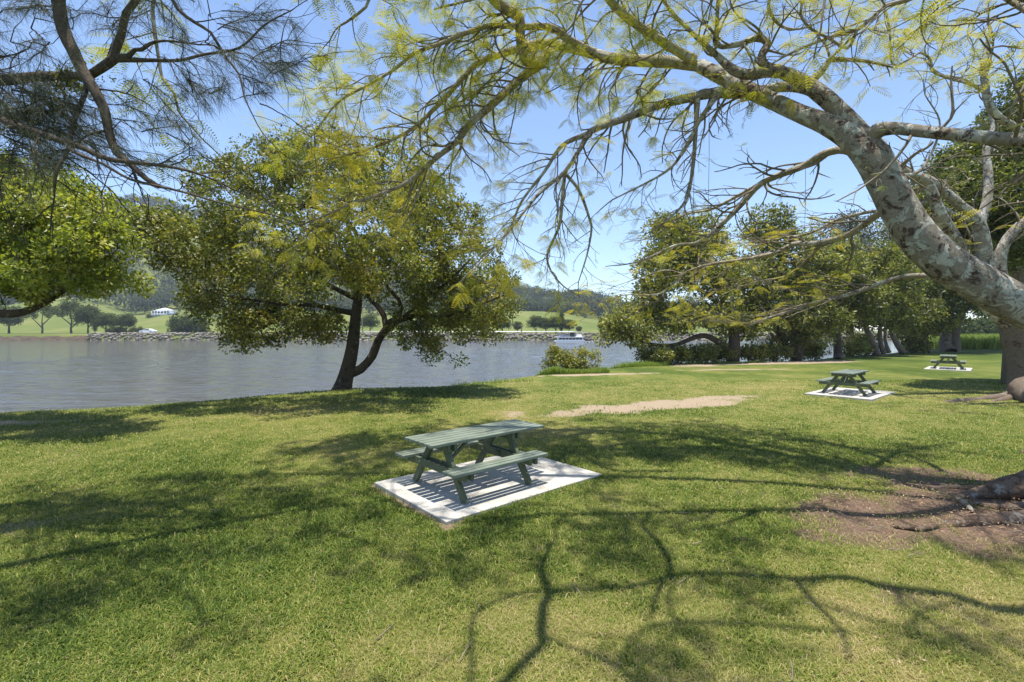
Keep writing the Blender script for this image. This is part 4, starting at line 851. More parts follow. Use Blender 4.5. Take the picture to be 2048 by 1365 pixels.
# dense tree behind it on the lawn, trunk hidden by the brown trunk
tree_broad(gpt(2035, 768), 'dense dark glossy tree filling the right edge behind the pale forked limbs', 'tree',
 [[((gpt(2035, 768)), .5), (P(2035, 700, 19.2), .42), (P(2030, 600, 19.2), .35), (P(2020, 450, 19.2), .2), (P(2000, 340, 19.2), .08)], PL([(2030, 560, 19.2, .2), (1950, 480, 18.6, .14), (1890, 400, 18.3, .06)])],
 M['barkB'], M['leafC'], [lp(2040, 330, 19, 110, 110, 2.2), lp(1960, 400, 18.5, 75, 75, 1.8), lp(1905, 400, 18.2, 55, 50, 1.4), lp(2060, 470, 19, 110, 70, 2), lp(1870, 420, 18, 35, 40, .9), lp(2080, 200, 19.5, 80, 60, 1.5), lp(1975, 505, 18.5, 70, 35, 1.4), lp(1950, 330, 19, 60, 50, 1.5)],
 900, .40, 80, .14, M['twigD'], tname='dense_tree', tone=.05)
def bt(base, label, limbs, lobes, ncl, per, size, leafm='leafR', crad=.62, tname='river_tree', bark='barkM', tone=0, group=None, inner=.25, r0=.03, up=.4, reject=None):
    b = gpt(*base); L = [[(b, limbs[0][0][3]*1.15)]+PL(limbs[0])]+[PL(q) for q in limbs[1:]]
    return tree_broad(b, label, 'tree', L, M[bark], M[leafm], lobes, ncl, crad, per, size, M['twigD'], tname=tname, tone=tone, group=group, inner=inner, r0=r0, up=up, stepw=.4, reject=reject)
bt((1466, 722), 'river tree with a low limb reaching left over the water and bright leaf clumps', [
  [(1466, 715, 33, .42), (1468, 680, 33, .36), (1462, 640, 33, .3), (1440, 580, 33, .22), (1410, 500, 33, .12), (1390, 450, 33, .06)],
  [(1464, 705, 33, .25), (1430, 680, 32.5, .2), (1400, 672, 32, .17), (1350, 690, 31.6, .12), (1300, 688, 31.2, .09), (1250, 672, 31, .05)],
  [(1455, 620, 33, .2), (1400, 580, 32.5, .13), (1340, 540, 32, .07)]],
 [lp(1345, 500, 32.5, 48, 62, 2), lp(1325, 555, 32, 50, 60, 2), lp(1395, 480, 33, 50, 45, 2.2), lp(1420, 540, 32.5, 62, 60, 2.2), lp(1350, 625, 32, 60, 42, 1.8), lp(1250, 640, 31, 42, 38, 1.5), lp(1225, 665, 31, 30, 22, 1.1), lp(1280, 668, 31, 45, 22, 1.2), lp(1430, 620, 32, 50, 42, 1.6), lp(1300, 600, 32, 30, 32, 1.2), lp(1330, 460, 33, 30, 28, 1.2)],
 520, 62, .23, tone=.15, reject=lambda c: (abs((1024+F*c[:, 0]/c[:, 1])-1380) < 60) & (np.abs(HZ-F*(c[:, 2]-HC)/c[:, 1]-600) < 14))
bt((1592, 718), 'multi-stemmed river tree with dark shaded lower crown left of the straight trunk', [
  [(1592, 712, 35, .4), (1590, 670, 35, .34), (1580, 600, 35, .25), (1560, 520, 35, .14), (1550, 450, 35, .07)],
  [(1585, 712, 35, .25), (1555, 660, 35, .2), (1530, 600, 34.5, .13), (1500, 520, 34, .07)],
  [(1598, 712, 35, .25), (1612, 660, 35, .2), (1640, 600, 35, .14), (1660, 540, 35, .06)], [(1575, 714, 34.6, .16), (1560, 690, 34.4, .13), (1535, 660, 34, .09), (1510, 640, 34, .05)]],
 [lp(1535, 455, 35, 42, 38, 1.8), lp(1560, 510, 35, 70, 50, 2.2), lp(1500, 560, 34, 62, 50, 2), lp(1600, 570, 35, 70, 52, 2.2), lp(1545, 620, 34, 80, 40, 2), lp(1630, 630, 35, 55, 38, 1.8), lp(1480, 640, 33.5, 50, 32, 1.5), lp(1600, 670, 35, 50, 26, 1.4), lp(1640, 540, 35.5, 50, 40, 1.8)],
 560, 62, .23, tone=.02)
bt((1676, 719), 'tree with a straight dark upright trunk standing alone on the lawn edge', [
  [(1676, 712, 36.7, .30), (1675, 680, 36.7, .26), (1673, 640, 36.7, .22), (1672, 590, 36.7, .15), (1675, 530, 36.7, .08)], [(1673, 645, 36.7, .14), (1640, 655, 36, .1), (1600, 680, 35.5, .07), (1570, 695, 35.3, .04)]],
 [lp(1680, 560, 37, 55, 55, 2), lp(1720, 600, 37, 50, 40, 1.8), lp(1640, 600, 36.5, 40, 32, 1.5), lp(1690, 510, 37, 40, 35, 1.5)],
 230, 60, .23, tone=.0, tname='upright_tree')
bt((1752, 711), 'leaning pale-stemmed bank tree right of the straight dark trunk', [
  [(1752, 705, 40, .26), (1742, 680, 40, .22), (1730, 650, 40, .18), (1722, 600, 40, .12), (1735, 540, 40, .06)], [(1768, 708, 40, .2), (1760, 680, 40, .17), (1762, 640, 40, .12), (1775, 580, 40, .06)]],
 [lp(1740, 570, 40, 50, 60, 2.2), lp(1785, 560, 40, 45, 60, 2.2), lp(1760, 630, 40, 60, 30, 1.8), lp(1700, 640, 40, 40, 26, 1.4), lp(1765, 510, 41, 40, 35, 1.8)],
 300, 60, .25, tone=.05, bark='barkB')
bt((1803, 706), 'short tree with a slanting dark stem leaning left beside the open water', [
  [(1803, 702, 43, .26), (1792, 685, 43, .22), (1782, 665, 43, .17), (1778, 640, 43, .1)], [(1778, 706, 42, .18), (1770, 680, 42, .12), (1772, 650, 42, .06)]],
 [lp(1790, 630, 43, 45, 32, 1.8), lp(1830, 620, 43, 40, 30, 1.8), lp(1770, 600, 43, 40, 30, 1.6)], 150, 60, .25, bark='barkB', tname='slanting_tree')
bt((1900, 704), 'large dark fig-like tree with massive double trunk beside the reed field', [
  [(1891, 698, 49, .52), (1892, 670, 49, .44), (1896, 640, 49, .42), (1900, 600, 49, .40), (1920, 500, 49, .35), (1940, 400, 49, .18)], [(1912, 702, 49.3, .45), (1911, 665, 49.3, .36), (1925, 620, 49, .38), (1980, 540, 49, .22), (2040, 450, 49, .12)],
  [(1896, 645, 49, .35), (1860, 600, 47, .25), (1810, 570, 46, .12)]],
 [lp(1860, 480, 48, 80, 75, 4.5), lp(1920, 400, 49, 95, 80, 5), lp(2010, 350, 50, 110, 100, 5.5), lp(2080, 470, 50, 120, 100, 5.5), lp(1830, 560, 46, 62, 50, 3.4), lp(1790, 590, 45, 42, 38, 2.6), lp(1900, 580, 46, 80, 55, 3.8), lp(1980, 560, 48, 100, 62, 4.5), lp(2060, 600, 49, 90, 45, 4), lp(1850, 610, 46, 60, 28, 2.6), lp(2050, 260, 51, 80, 60, 4)],
 1300, 62, .34, 'leafC', crad=1.0, tname='fig_tree', bark='barkB', tone=.05, r0=.05)
bt((1853, 706), 'slim grey-stemmed tree just left of the massive double trunk', [[(1853, 700, 47, .3), (1850, 680, 47, .22), (1852, 650, 47, .16), (1862, 620, 47, .1)], [(1832, 706, 46, .16), (1825, 690, 46, .13), (1812, 670, 46, .08)], [(1840, 706, 46, .14), (1845, 690, 46, .1), (1860, 665, 46, .06)]],
 [lp(1850, 645, 46.5, 48, 26, 2), lp(1815, 655, 46, 34, 20, 1.5), (*P(1830, 690, 46), .9, .9, .6)], 150, 60, .24, tname='slim_tree', bark='barkB', tone=.1)
# grey-green needle-leaved tree beyond, seen as haze between the limbs
tree_broad(gpt(1700, 706), 'tall thin-leaved grey green tree behind the riverside trees', 'tree', [[(gpt(1700, 706), .4), (P(1700, 600, 50), .25), (P(1700, 480, 50), .12), (P(1700, 430, 50), .05)], PL([(1700, 560, 50, .14), (1660, 490, 50, .06)]), PL([(1700, 560, 50, .14), (1750, 480, 50, .06)])],
 M['barkM'], M['needle'], [lp(1670, 490, 50, 55, 50, 3), lp(1730, 490, 50, 50, 50, 3), lp(1700, 450, 50, 40, 30, 2)], 180, .7, 50, .22, M['twigD'], tname='casuarina_tree', tone=.1)

# ------------------------------------------------------------------ shrubs on the bank
def shrub(x, y, label, lobes, n, per, size, leafm, crad=.3, tone=0, name='shrub', stems=7):
    b = gpt(x, y); t = empty(name, b); tag(t, label, 'shrub'); g = Geo(); nodes = []
    for k in range(stems):
        l = random.choice(lobes); tip = np.array(l[:3])+rvec(.25)*np.array(l[3:6]); m = b+(tip-b)*.5+rvec(.1)
        p, r = resample(np.array([b+rvec(.08)*[1, 1, 0], m, tip]), np.array([.045, .03, .012]), .15); tube(g, p, r, 5, 0, .5); nodes.append(p)
    c = lobes_sample(lobes, n, .35); connect(g, np.vstack(nodes), c, .012); ps = [g.build('stems', M['twigD'])]
    g = Geo(); V, Fa, A = leaf_cloud(c, crad*RNG.uniform(.7, 1.3, len(c)), per, size, tone, up=.4); g.add(V, Fa, A); ps.append(g.build('foliage', leafm)); finish(t, ps); return t
shrub(1140, 744, 'leafy shrub at the water edge rising from a patch of long bright grass', [lp(1135, 722, 25.4, 34, 20, .9), lp(1110, 705, 25.6, 14, 14, .4), lp(1102, 728, 25.4, 14, 12, .4), lp(1170, 708, 25.6, 24, 9, .5), lp(1190, 712, 25.8, 12, 8, .3), lp(1188, 730, 25.8, 8, 6, .2), lp(1150, 728, 25.2, 30, 14, .8)], 120, 42, .13, M['leafM'], .26, .12)
SB = [(1312, 726, 'rounded dark shrub under the low limb left of the riverside trees', 30.8, 30, 16), (1345, 722, 'loose dark shrub on the bank in front of the first riverside tree', 31.5, 28, 14), (1400, 724, 'low shaded shrub between two riverside tree trunks', 32.4, 36, 18), (1440, 722, 'tangled shrub hugging the left side of the first tall trunk', 33.2, 24, 20),
      (1508, 722, 'pale green shrub just right of the first tall trunk', 33.4, 26, 17), (1548, 722, 'dark shrub among the multi-stemmed trunks', 34.5, 28, 22), (1625, 716, 'small shrub at the gap where the river shows', 36, 20, 20), (1700, 714, 'twiggy shrub behind the straight dark trunk', 39, 34, 24), (1735, 712, 'spiky dark shrub under the leaning pale stems', 41, 26, 22), (1835, 703, 'round yellow green shrub beside the far lawn edge', 47, 24, 14)]
for (x, y, lab, D, rx, ry) in SB:
    shrub(x, y, lab, [lp(x, y-ry-2, D, rx, ry, 1.0), lp(x+rx*.5, y-ry*.7, D, rx*.6, ry*.6, .8), lp(x-rx*.5, y-ry*.8, D+.5, rx*.6, ry*.7, .8)], 70, 40, .17, M['leafR'], .36, random.uniform(-.15, .2))
# long grass round the shrub and reeds
def patch(cx, cy, rx, ry, n, ang=0):
    a = RNG.uniform(0, 2*np.pi, n); r = np.sqrt(RNG.uniform(0, 1, n)); u = r*np.cos(a)*rx; v = r*np.sin(a)*ry; c, s = math.cos(ang), math.sin(ang); return cx+u*c-v*s, cy+u*s+v*c
x1, y1 = patch(2.9, 24.5, 2.1, .55, 9000, .12); x2, y2 = patch(7.6, 29.2, 2.4, .45, 4500, .4); x3, y3 = patch(12.5, 32.0, 4.6, .5, 6000, .12); x4, y4 = patch(-1.0, 20.2, 2.2, .22, 500, .35)
x = np.concatenate([x1, x2, x3, x4]); y = np.concatenate([y1, y2, y3, y4]); n = len(x); hg = RNG.uniform(.08, .42, n)*(.35+1.1*fnoise(x, y, .7, 55)); hg[len(x1)+len(x2):] *= .6; q_ = RNG.uniform(size=n) < .25+1.1*fnoise(x, y, .5, 56); x, y, hg = x[q_], y[q_], hg[q_]; n = len(x)
o = blades('long_grass', x, y, hg, np.full(n, .018), .6, np.full(n, .45), M['reed']); tag(o, 'long bright green grass left unmown along the river edge', 'long grass', kind='stuff')
n = 26000; x = RNG.uniform(49, 90, n); y = 54+RNG.uniform(0, 1, n)**1.5*28+(x-49)*.15; k = y < yshore(x)-1.5; x, y = x[k], y[k]; n = len(x)
o = blades('reeds', x, y, RNG.uniform(1.0, 1.9, n), RNG.uniform(.05, .1, n), .45, np.full(n, .5), M['reed']); tag(o, 'tall bright green reed field beyond the far lawn', 'reeds', kind='stuff')
# twigs of driftwood weed standing at the lip of the lawn
n = 1500; x, y = lawn_samples(n, 2.6, 16, 1.1); k = RNG.uniform(size=n) < .35+.65*fnoise(x, y, 1.5, 91); x, y = x[k], y[k]
x = np.concatenate([x, RNG.normal(6., 1.4, 4200)]); y = np.concatenate([y, RNG.normal(5.95, .6, 4200)]); n = len(x)
pos = np.stack([x, y, ground_z(x, y)+RNG.uniform(.012, .035, n)], -1)
V, Fa, A = place(TEMPL['broad'], pos, RNG.normal(size=(n, 3))*[1, 1, .25], np.array([0, 0, 1.])+RNG.normal(size=(n, 3))*.35, RNG.uniform(.01, .034, n), RNG.uniform(0, .75, n))
g = Geo(); g.add(V, Fa, A); n = 26; u = RNG.uniform(-1.3, 1.3, n); v = RNG.uniform(-.85, .85, n); x = -.30+u*math.cos(.71)-v*math.sin(.71); y = 7.05+u*math.sin(.71)+v*math.cos(.71)
V, Fa, A = place(TEMPL['broad'], np.stack([x, y, np.full(n, gz(-.3, 7.05)+.037)], -1), RNG.normal(size=(n, 3))*[1, 1, .1], np.array([0, 0, 1.])+RNG.normal(size=(n, 3))*.15, RNG.uniform(.015, .045, n), RNG.uniform(0, .7, n)); g.add(V, Fa, A)
o = g.build('leaf_litter', M['litter']); tag(o, 'dry brown leaf litter scattered over the lawn and bare soil', 'leaf litter', kind='stuff')
g = Geo(); 
for k in range(170):
    if k < 110: cx_, cy_ = random.gauss(6.0, 1.4), random.gauss(5.9, .6)
    else: cy_ = random.uniform(2.8, 10); cx_ = random.uniform(-1, 1)*cy_
    a = random.uniform(0, 3.14); L = random.uniform(.05, .25); z = gz(cx_, cy_)+.02; d = np.array([math.cos(a), math.sin(a), 0])
    tube(g, [np.array([cx_, cy_, z])-d*L/2, np.array([cx_, cy_, z+.008])+rvec(.01), np.array([cx_, cy_, z])+d*L/2], [.004, .005, .003], 4, 0, .5)
o = g.build('twig_litter', M['twig']); tag(o, 'small fallen twigs lying over lawn and soil', 'twigs', kind='stuff')
g = Geo(); p, r = resample(np.array([G(1787, 1057), G(1815, 1061), G(1840, 1064), G(1862, 1061), G(1884, 1054)])+[0, 0, .03], np.array([.022, .026, .02, .018, .008]), .03); tube(g, p, r, 8, .1, .5)
o = g.build('fallen_stick', M['root'], smooth=True); tag(o, 'curved fallen stick lying on the bare soil in front of the roots', 'stick')
g = Geo(); p, r = resample(np.array([G(1912, 1001), G(1925, 1008), G(1936, 1018), G(1944, 1027)])+[0, 0, .03], np.array([.02, .035, .03, .02]), .03); tube(g, p*[1, 1, 1], r, 8, .12, .5)
o = g.build('bark_piece', M['limbA'], smooth=True); tag(o, 'grey piece of fallen bark between the two near roots', 'bark piece')
# ------------------------------------------------------------------ far bank
def ray_ground(px, py, d0=146, d1=500):
    D = np.linspace(d0, d1, 1500); X = (px-1024)*D/F; z = ground_z(X, D); y = HZ-F*(z-HC)/D
    k = np.where(y <= py)[0]; i = k[0] if len(k) else 0; return np.array([X[i], D[i], z[i]])
protoF = []
def far_tree(kind):
    """kinds: 0 spreading open, 1 dense round, 2 tall narrow, 3 bushy to the ground"""
    t = empty('far_tree', (0, 0, 0)); g = Geo()
    if kind == 0:
        lob = [(0, 0, 6.2, 3.0, 2.6, 1.5), (-2.4, .3, 5.2, 2, 2, 1.2), (2.4, -.3, 5.4, 2, 2, 1.2), (.5, 0, 7.4, 2, 2, 1)]; st = [[(0, 0, -.4), (.1, 0, 1.5), (0, 0, 3.2), (.3, .1, 6)], [(0, 0, 1.6), (-1.2, .2, 3.2), (-2.6, .3, 5)], [(0, 0, 2.2), (1.4, -.2, 4), (2.6, -.3, 5.4)]]; n, per, cr = 80, 40, .55
    elif kind == 1:
        lob = [(0, 0, 4.8, 3.0, 3.0, 2.2), (1.4, 0, 3.6, 2, 2, 1.5), (-1.5, 0, 3.8, 2, 2, 1.6), (.3, 0, 6.2, 1.8, 1.8, 1.2)]; st = [[(0, 0, -.4), (0, 0, 1.6), (.1, 0, 4)], [(0, 0, 1.4), (1, 0, 3), (1.5, 0, 4)]]; n, per, cr = 130, 45, .7
    elif kind == 2:
        lob = [(0, 0, 5.5, 1.5, 1.5, 4.0), (0, 0, 9, 1.1, 1.1, 2.2)]; st = [[(0, 0, -.4), (0, 0, 4), (0, 0, 9)]]; n, per, cr = 110, 42, .6
    else:
        lob = [(0, 0, 2.2, 2.6, 2.2, 2.0), (1.6, 0, 1.5, 1.6, 1.5, 1.4), (-1.6, 0, 1.6, 1.6, 1.5, 1.5)]; st = [[(0, 0, -.4), (0, 0, 1.0), (.1, 0, 2)]]; n, per, cr = 110, 42, .6
    nodes = []
    for i, L in enumerate(st):
        p, r = resample(np.array(L, float), np.linspace(.26 if i == 0 else .15, .05, len(L)), .4); tube(g, p, r, 6, 0, .5); nodes.append(p)
    c = lobes_sample(lob, n, .3); connect(g, np.vstack(nodes), c, .035, 3); o1 = g.build('trunk', M['barkM'] if kind else M['barkB'], t)
    g = Geo(); V, Fa, A = leaf_cloud(c, cr, per, .36, up=.4); g.add(V, Fa, A); o2 = g.build('crown', M['farleaf'], t); return t
protoF = [far_tree(k) for k in range(4)]; usedF = [False]*4
FT = [ # px, base py, height in px, kind, width factor, label
 (18, 676, 58, 1, 1.2, 'dark tree at the left end of the far bank'), (84, 672, 66, 0, 1., 'open tree with dark trunk second from the left on the far bank'), (143, 672, 68, 0, 1.15, 'pale-stemmed spreading tree on the far bank'),
 (176, 671, 60, 1, .9, 'brownish tree just right of the pale-stemmed spreading tree'), (190, 671, 48, 2, .8, 'narrow tree behind the brownish tree on the far bank'), (212, 671, 44, 1, 1.2, 'olive round tree left of the dark low bushes on the far bank'),
 (252, 668, 42, 1, 1., 'rounded tree behind the dark low bushes on the far bank'), (233, 671, 16, 3, 1.5, 'dark low bush left of the parked white car'), (274, 670, 15, 3, 1.3, 'dark low bush right next to the white car'),
 (360, 669, 40, 3, .9, 'broad bushy tree right of the white car on the far bank'), (390, 669, 40, 3, 1., 'bushy tree beside the broad crown edge over the water'), (300, 636, 8, 3, 1.4, 'small bush left of the white-roofed house'),
 (480, 669, 46, 1, 1., 'far bank tree seen under the leaning crown at its left'), (560, 668, 44, 0, 1., 'far bank tree seen left of the forked trunk'), (640, 669, 42, 1, 1., 'far bank tree seen just left of the forked trunk'), (740, 668, 40, 1, 1.1, 'far bank tree seen in the fork of the leaning tree'),
 (830, 669, 38, 3, 1., 'far bank bushy tree under the right limb'), (900, 669, 42, 1, 1.1, 'far bank tree under the right side of the crown'), (960, 669, 36, 3, 1., 'far bank bush tree at the crown right edge'), (1005, 669, 34, 1, 1.2, 'first round tree right of the big crown on the far bank'), (1035, 669, 26, 1, 1., 'small dark tree left of the brown grove'),
 (1072, 669, 38, 1, 1.1, 'leftmost tree of the brown grove behind the boat'), (1092, 668, 34, 1, 1.3, 'second tree of the brown grove behind the boat'), (1112, 668, 36, 1, 1.2, 'third tree of the brown grove behind the boat'), (1123, 668, 47, 2, .9, 'tallest narrow tree of the brown grove'), (1138, 668, 30, 1, 1.2, 'rightmost tree of the brown grove'),
 (1158, 669, 16, 1, 1., 'small round dark tree just right of the brown grove'), (1197, 636, 38, 2, .9, 'lone tall dark tree on the grassy ridge'), (1230, 668, 14, 3, 1.5, 'low bush on the far bank right of the boat'), (1420, 668, 30, 1, 1.2, 'far bank tree glimpsed behind the right riverside trees'),
 (1650, 668, 26, 3, 1.5, 'far bank bush seen through the gap by the straight trunk'), (1830, 669, 34, 1, 1.4, 'far bank tree seen left of the massive double trunk')]
for (px, py, h, kd, wf, lab) in FT:
    b = ray_ground(px, py, 152); o = protoF[kd] if not usedF[kd] else copy_tree(protoF[kd]); usedF[kd] = True
    H = h*b[1]/F/[8.6, 7.4, 11.2, 4.2][kd]; o.location = (b[0], b[1], b[2]-.1); o.scale = (H*wf, H*wf, H); o.rotation_euler = (0, 0, random.uniform(0, 6.28)); tag(o, lab, 'tree', 'trees along the far bank')
for k, (px, h, kd, lab) in enumerate(((1862, 34, 1, 'round tree behind the reeds nearest the massive double trunk'), (1888, 44, 3, 'bushy tree behind the reeds seen beside the double trunk'), (1915, 40, 1, 'round tree behind the reeds right of the double trunk'), (1942, 46, 3, 'bushy tree behind the middle of the reed field'), (1968, 42, 1, 'round tree behind the right half of the reed field'),
                             (1994, 48, 3, 'bushy tree behind the reeds just left of the thick brown trunk'), (2022, 46, 1, 'tree at the back hidden mostly by the thick brown trunk'), (2060, 46, 3, 'tree at the back beyond the right frame edge'))):
    D = 104+3*(k % 3); x = (px-1024)*D/F; o = copy_tree(protoF[kd]); H = (h+8)*D/F/[8.6, 7.4, 11.2, 4.2][kd]; o.location = (x, D, gz(x, D)-.5); o.scale = (H*1.3, H*1.3, H); o.rotation_euler = (0, 0, k*1.1); tag(o, lab, 'tree', 'trees behind the reed field')
# forest on the hills: one mass
cx, cy = [], []
X_ = RNG.uniform(-1.25, .62, 7000); Y_ = RNG.uniform(288, 640, 7000); Xw = X_*Y_
zz = ground_z(Xw, Y_); pyy = HZ-F*(zz+8-HC)/Y_
# keep the ones that can be seen over the pasture crest
keep = (zz > 8) & (RNG.uniform(size=7000) < .75)
Xw, Y_, zz = Xw[keep][:4300], Y_[keep][:4300], zz[keep][:4300]; n = len(Xw); print('forest', n)
rad = RNG.uniform(3.2, 6.2, n); C = np.stack([Xw, Y_, zz+rad*.9], -1); per = 80; idx = np.repeat(np.arange(n), per); m = len(idx)
d = norm(RNG.normal(size=(m, 3))); d[:, 1] = -np.abs(d[:, 1]); d[:, 2] = np.where(d[:, 2] < -.3, -d[:, 2], d[:, 2])
pos = C[idx]+d*(rad[idx]*RNG.uniform(.75, 1.05, m))[:, None]*np.array([1, 1, 1.15])
tn = RNG.normal(0, .3, n)+.12*(vnoise(Xw, Y_, 40, 77)-.5)*2
V, Fa, A = place(TEMPL['broad'], pos-.5*norm(np.cross(d, RNG.normal(size=(m, 3))))*2, norm(np.cross(d, RNG.normal(size=(m, 3)))), norm(d+RNG.normal(size=(m, 3))*.35), RNG.uniform(1.1, 2.1, m), np.clip(.42+tn[idx]+RNG.normal(0, .12, m), 0, 1))
g = Geo(); g.add(V, Fa, A); o = g.build('forest', M['forest']); tag(o, 'dark eucalypt forest covering the hills beyond the river', 'forest', kind='stuff')
# revetment rocks
rb = bmesh.new(); bmesh.ops.create_icosphere(rb, subdivisions=1, radius=1); rv = np.array([v.co[:] for v in rb.verts]); rf = np.array([[v.index for v in f.verts] for f in rb.faces]); rb.free()
g = Geo(); n = 4600; X_ = RNG.uniform(-126, 150, n); Y_ = 141.6+RNG.uniform(0, 1, n)*3.5
for i in range(n):
    x_, y_ = X_[i], Y_[i]
    s = random.uniform(.2, .55); v = rv*(1+RNG.normal(0, .16, (len(rv), 1)))*[s*1.2, s, s*.75]; a = random.uniform(0, 6.28); v = v@np.array([[math.cos(a), math.sin(a), 0], [-math.sin(a), math.cos(a), 0], [0, 0, 1]])
    g.add(v+[x_, y_, gz(x_, y_)+.15], rf, .5)
o = g.build('riverbank_rocks', M['rock']); tag(o, 'grey brown rock facing along the far river bank', 'rocks', kind='stuff')
# dark earth bank left of the rock facing
xs = np.arange(-230, -124, 1.5); ys = [141.4, 142.0, 142.8, 143.8, 144.8, 145.6]; V = np.array([[x, y+.5*math.sin(x*.7)+.3*random.random(), min(.55, WZ-.2+(i*.42)+.25*random.random())] for x in xs for i, y in enumerate(ys)])
I2 = np.arange(len(xs)*6).reshape(-1, 6); o = mesh_np('river_bank', V, [np.stack([I2[:-1, :-1], I2[1:, :-1], I2[1:, 1:], I2[:-1, 1:]], -1).reshape(-1, 4)], simple('bank_earth', (.085, .065, .045), .95, .05, 1.2, .5, .6, .2), smooth=False); tag(o, kind='structure')
# road, rail and poles
xs = np.arange(-240, 200, 4.); n = len(xs)
V = np.array([[x, yy, gz(x, 149)+.06] for x in xs for yy in (147.2, 154.0)]); i = np.arange(n-1)*2
o = mesh_np('road', V, [np.stack([i, i+2, i+3, i+1], -1)], M['asph']); tag(o, kind='structure')
g = Geo(); p = np.array([[x, 146.7, gz(x, 146.7)+.62] for x in np.arange(-70, 24, 4.)])
def boxg(g, c, s, val=.5):
    c = np.array(c); s = np.array(s)/2; v = np.array([[a, b, d] for a in (-1, 1) for b in (-1, 1) for d in (-1, 1)])*s+c
    g.add(v, [[0, 1, 3, 2], [4, 6, 7, 5], [0, 4, 5, 1], [2, 3, 7, 6], [0, 2, 6, 4], [1, 5, 7, 3]], val)
tr = empty('guard_rail', (-24, 146.7, gz(-24, 146.7))); tag(tr, 'low pale guard rail along the far bank road', 'guard rail')
tube(g, p, np.full(len(p), .13), 6, 0, .5); ps = [g.build('rail', M['steel'])]
for x in np.arange(-70, 24, 8.):
    g = Geo(); boxg(g, (x, 146.9, gz(x, 146.7)+.3), (.14, .14, .8)); ps.append(g.build('post', M['wood']))
finish(tr, ps)
for (px, py, top, lab) in ((189, 640, 606, 'wooden power pole standing in the pasture above the far left trees'), (725, 669, 612, 'wooden power pole on the far bank in the fork of the leaning tree'), (1043, 669, 650, 'short power pole beside the far grove')):
    b = ray_ground(px, py); h = (py-top)*b[1]/F; t = empty('power_pole', b); tag(t, lab, 'power pole'); g = Geo(); tube(g, [b-[0, 0, .4], b+[0, 0, h*.5], b+[0, 0, h]], [.16, .14, .11], 8, 0, .5); g2 = Geo(); boxg(g2, b+[0, -.15, h-.5], (2.0, .12, .12)); finish(t, [g.build('pole', M['wood']), g2.build('crossarm', M['wood'])])
# ---- house with a pale hipped roof
b = ray_ground(320, 632, 165); print('house', b); t = empty('house', b); tag(t, 'pale blue weatherboard house with white pyramid roof on the far hillside', 'house')
s = b[1]/F; W = 31*s; DP = 7.; H = 9.5*s
def world_box(name, mat, c, sz, par=None, bev=0): g = Geo(); boxg(g, c, sz); return g.build(name, mat, par)
ps = [world_box('wall', M['hwall'], b+[0, DP/2, H/2-.3], (W, DP, H+.6))]
e = .55; z0 = b[2]+H; rt = z0+6.5*s; v = np.array([[b[0]-W/2-e, b[1]-e, z0-.1], [b[0]+W/2+e, b[1]-e, z0-.1], [b[0]+W/2+e, b[1]+DP+e, z0-.1], [b[0]-W/2-e, b[1]+DP+e, z0-.1], [b[0]-.6, b[1]+DP/2, rt], [b[0]+.6, b[1]+DP/2, rt]])
g = Geo(); g.add2(v, [[1, 2, 5], [3, 0, 4]], [[0, 1, 5, 4], [2, 3, 4, 5], [0, 3, 2, 1]], .5); ps.append(g.build('roof', M['roof']))
ps.append(world_box('verandah_rail', M['white'], b+[0, -.75, H*.42], (W, .08, .22))); ps.append(world_box('verandah_floor', M['white'], b+[0, -.4, H*.2], (W, .9, .16)))
for k in range(6): ps.append(world_box('post', M['white'], b+[-W/2+.1+k*(W-.2)/5, -.72, H/2-.2], (.12, .12, H+.3)))
for k in range(4): ps.append(world_box('window', M['glass'], b+[-W*.36+k*W*.24, -.02, H*.62], (W*.11, .08, H*.34)))
finish(t, ps)
# ---- white car on the far road
def car(loc, ang, label):
    t = empty('car', loc, ang); tag(t, label, 'car')
    prof = [(-2.25, .45), (-2.2, .82), (-1.9, .98), (-1.25, 1.05), (-.75, 1.42), (.25, 1.46), (1.0, 1.08), (1.95, .92), (2.28, .68), (2.28, .38), (1.9, .30), (-1.9, .30)]
    def prism(pts, w, inset=0.):
        V = []; n = len(pts)
        for sgn in (-1, 1):
            for (x, z) in pts: V.append((x, sgn*(w/2-(inset*(z-1.0)/.45 if z > 1.0 else 0)), z))
        bm = bmesh.new(); vs = [bm.verts.new(v) for v in V]; bm.faces.new(vs[:n][::-1]); bm.faces.new(vs[n:])
        for i in range(n): bm.faces.new((vs[i], vs[(i+1) % n], vs[n+(i+1) % n], vs[n+i]))
        bmesh.ops.recalc_face_normals(bm, faces=bm.faces); return bm
    body = bm_obj('body', prism(prof, 1.76, .22), M['white'], t)
    win = bm_obj('windows', prism([(-1.12, 1.06), (-.70, 1.36), (.22, 1.39), (.88, 1.08)], 1.785, .22), M['glass'], t)
    for x in (-1.38, 1.40):
        for y in (-.82, .82):
            bm = bmesh.new(); bmesh.ops.create_cone(bm, cap_ends=True, segments=20, radius1=.33, radius2=.33, depth=.22, matrix=Matrix.Translation((x, y, .33)) @ Matrix.Rotation(R(90), 4, 'X')); wl = bm_obj('wheel', bm, M['black'], t)
            bm = bmesh.new(); bmesh.ops.create_cone(bm, cap_ends=True, segments=14, radius1=.19, radius2=.19, depth=.24, matrix=Matrix.Translation((x, y, .33)) @ Matrix.Rotation(R(90), 4, 'X')); bm_obj('rim', bm, M['steel'], wl)
    for y in (-.62, .62):
        bm = bmesh.new(); box_bm(bm, (2.26, y, .66), (.08, .3, .12), bev=.01); bm_obj('headlight', bm, M['roof'], t)
    return t
cx_ = (299-1024)*150.5/F; car((cx_, 150.0, gz(cx_, 149)+.07), math.pi, 'white sedan driving along the far bank road')
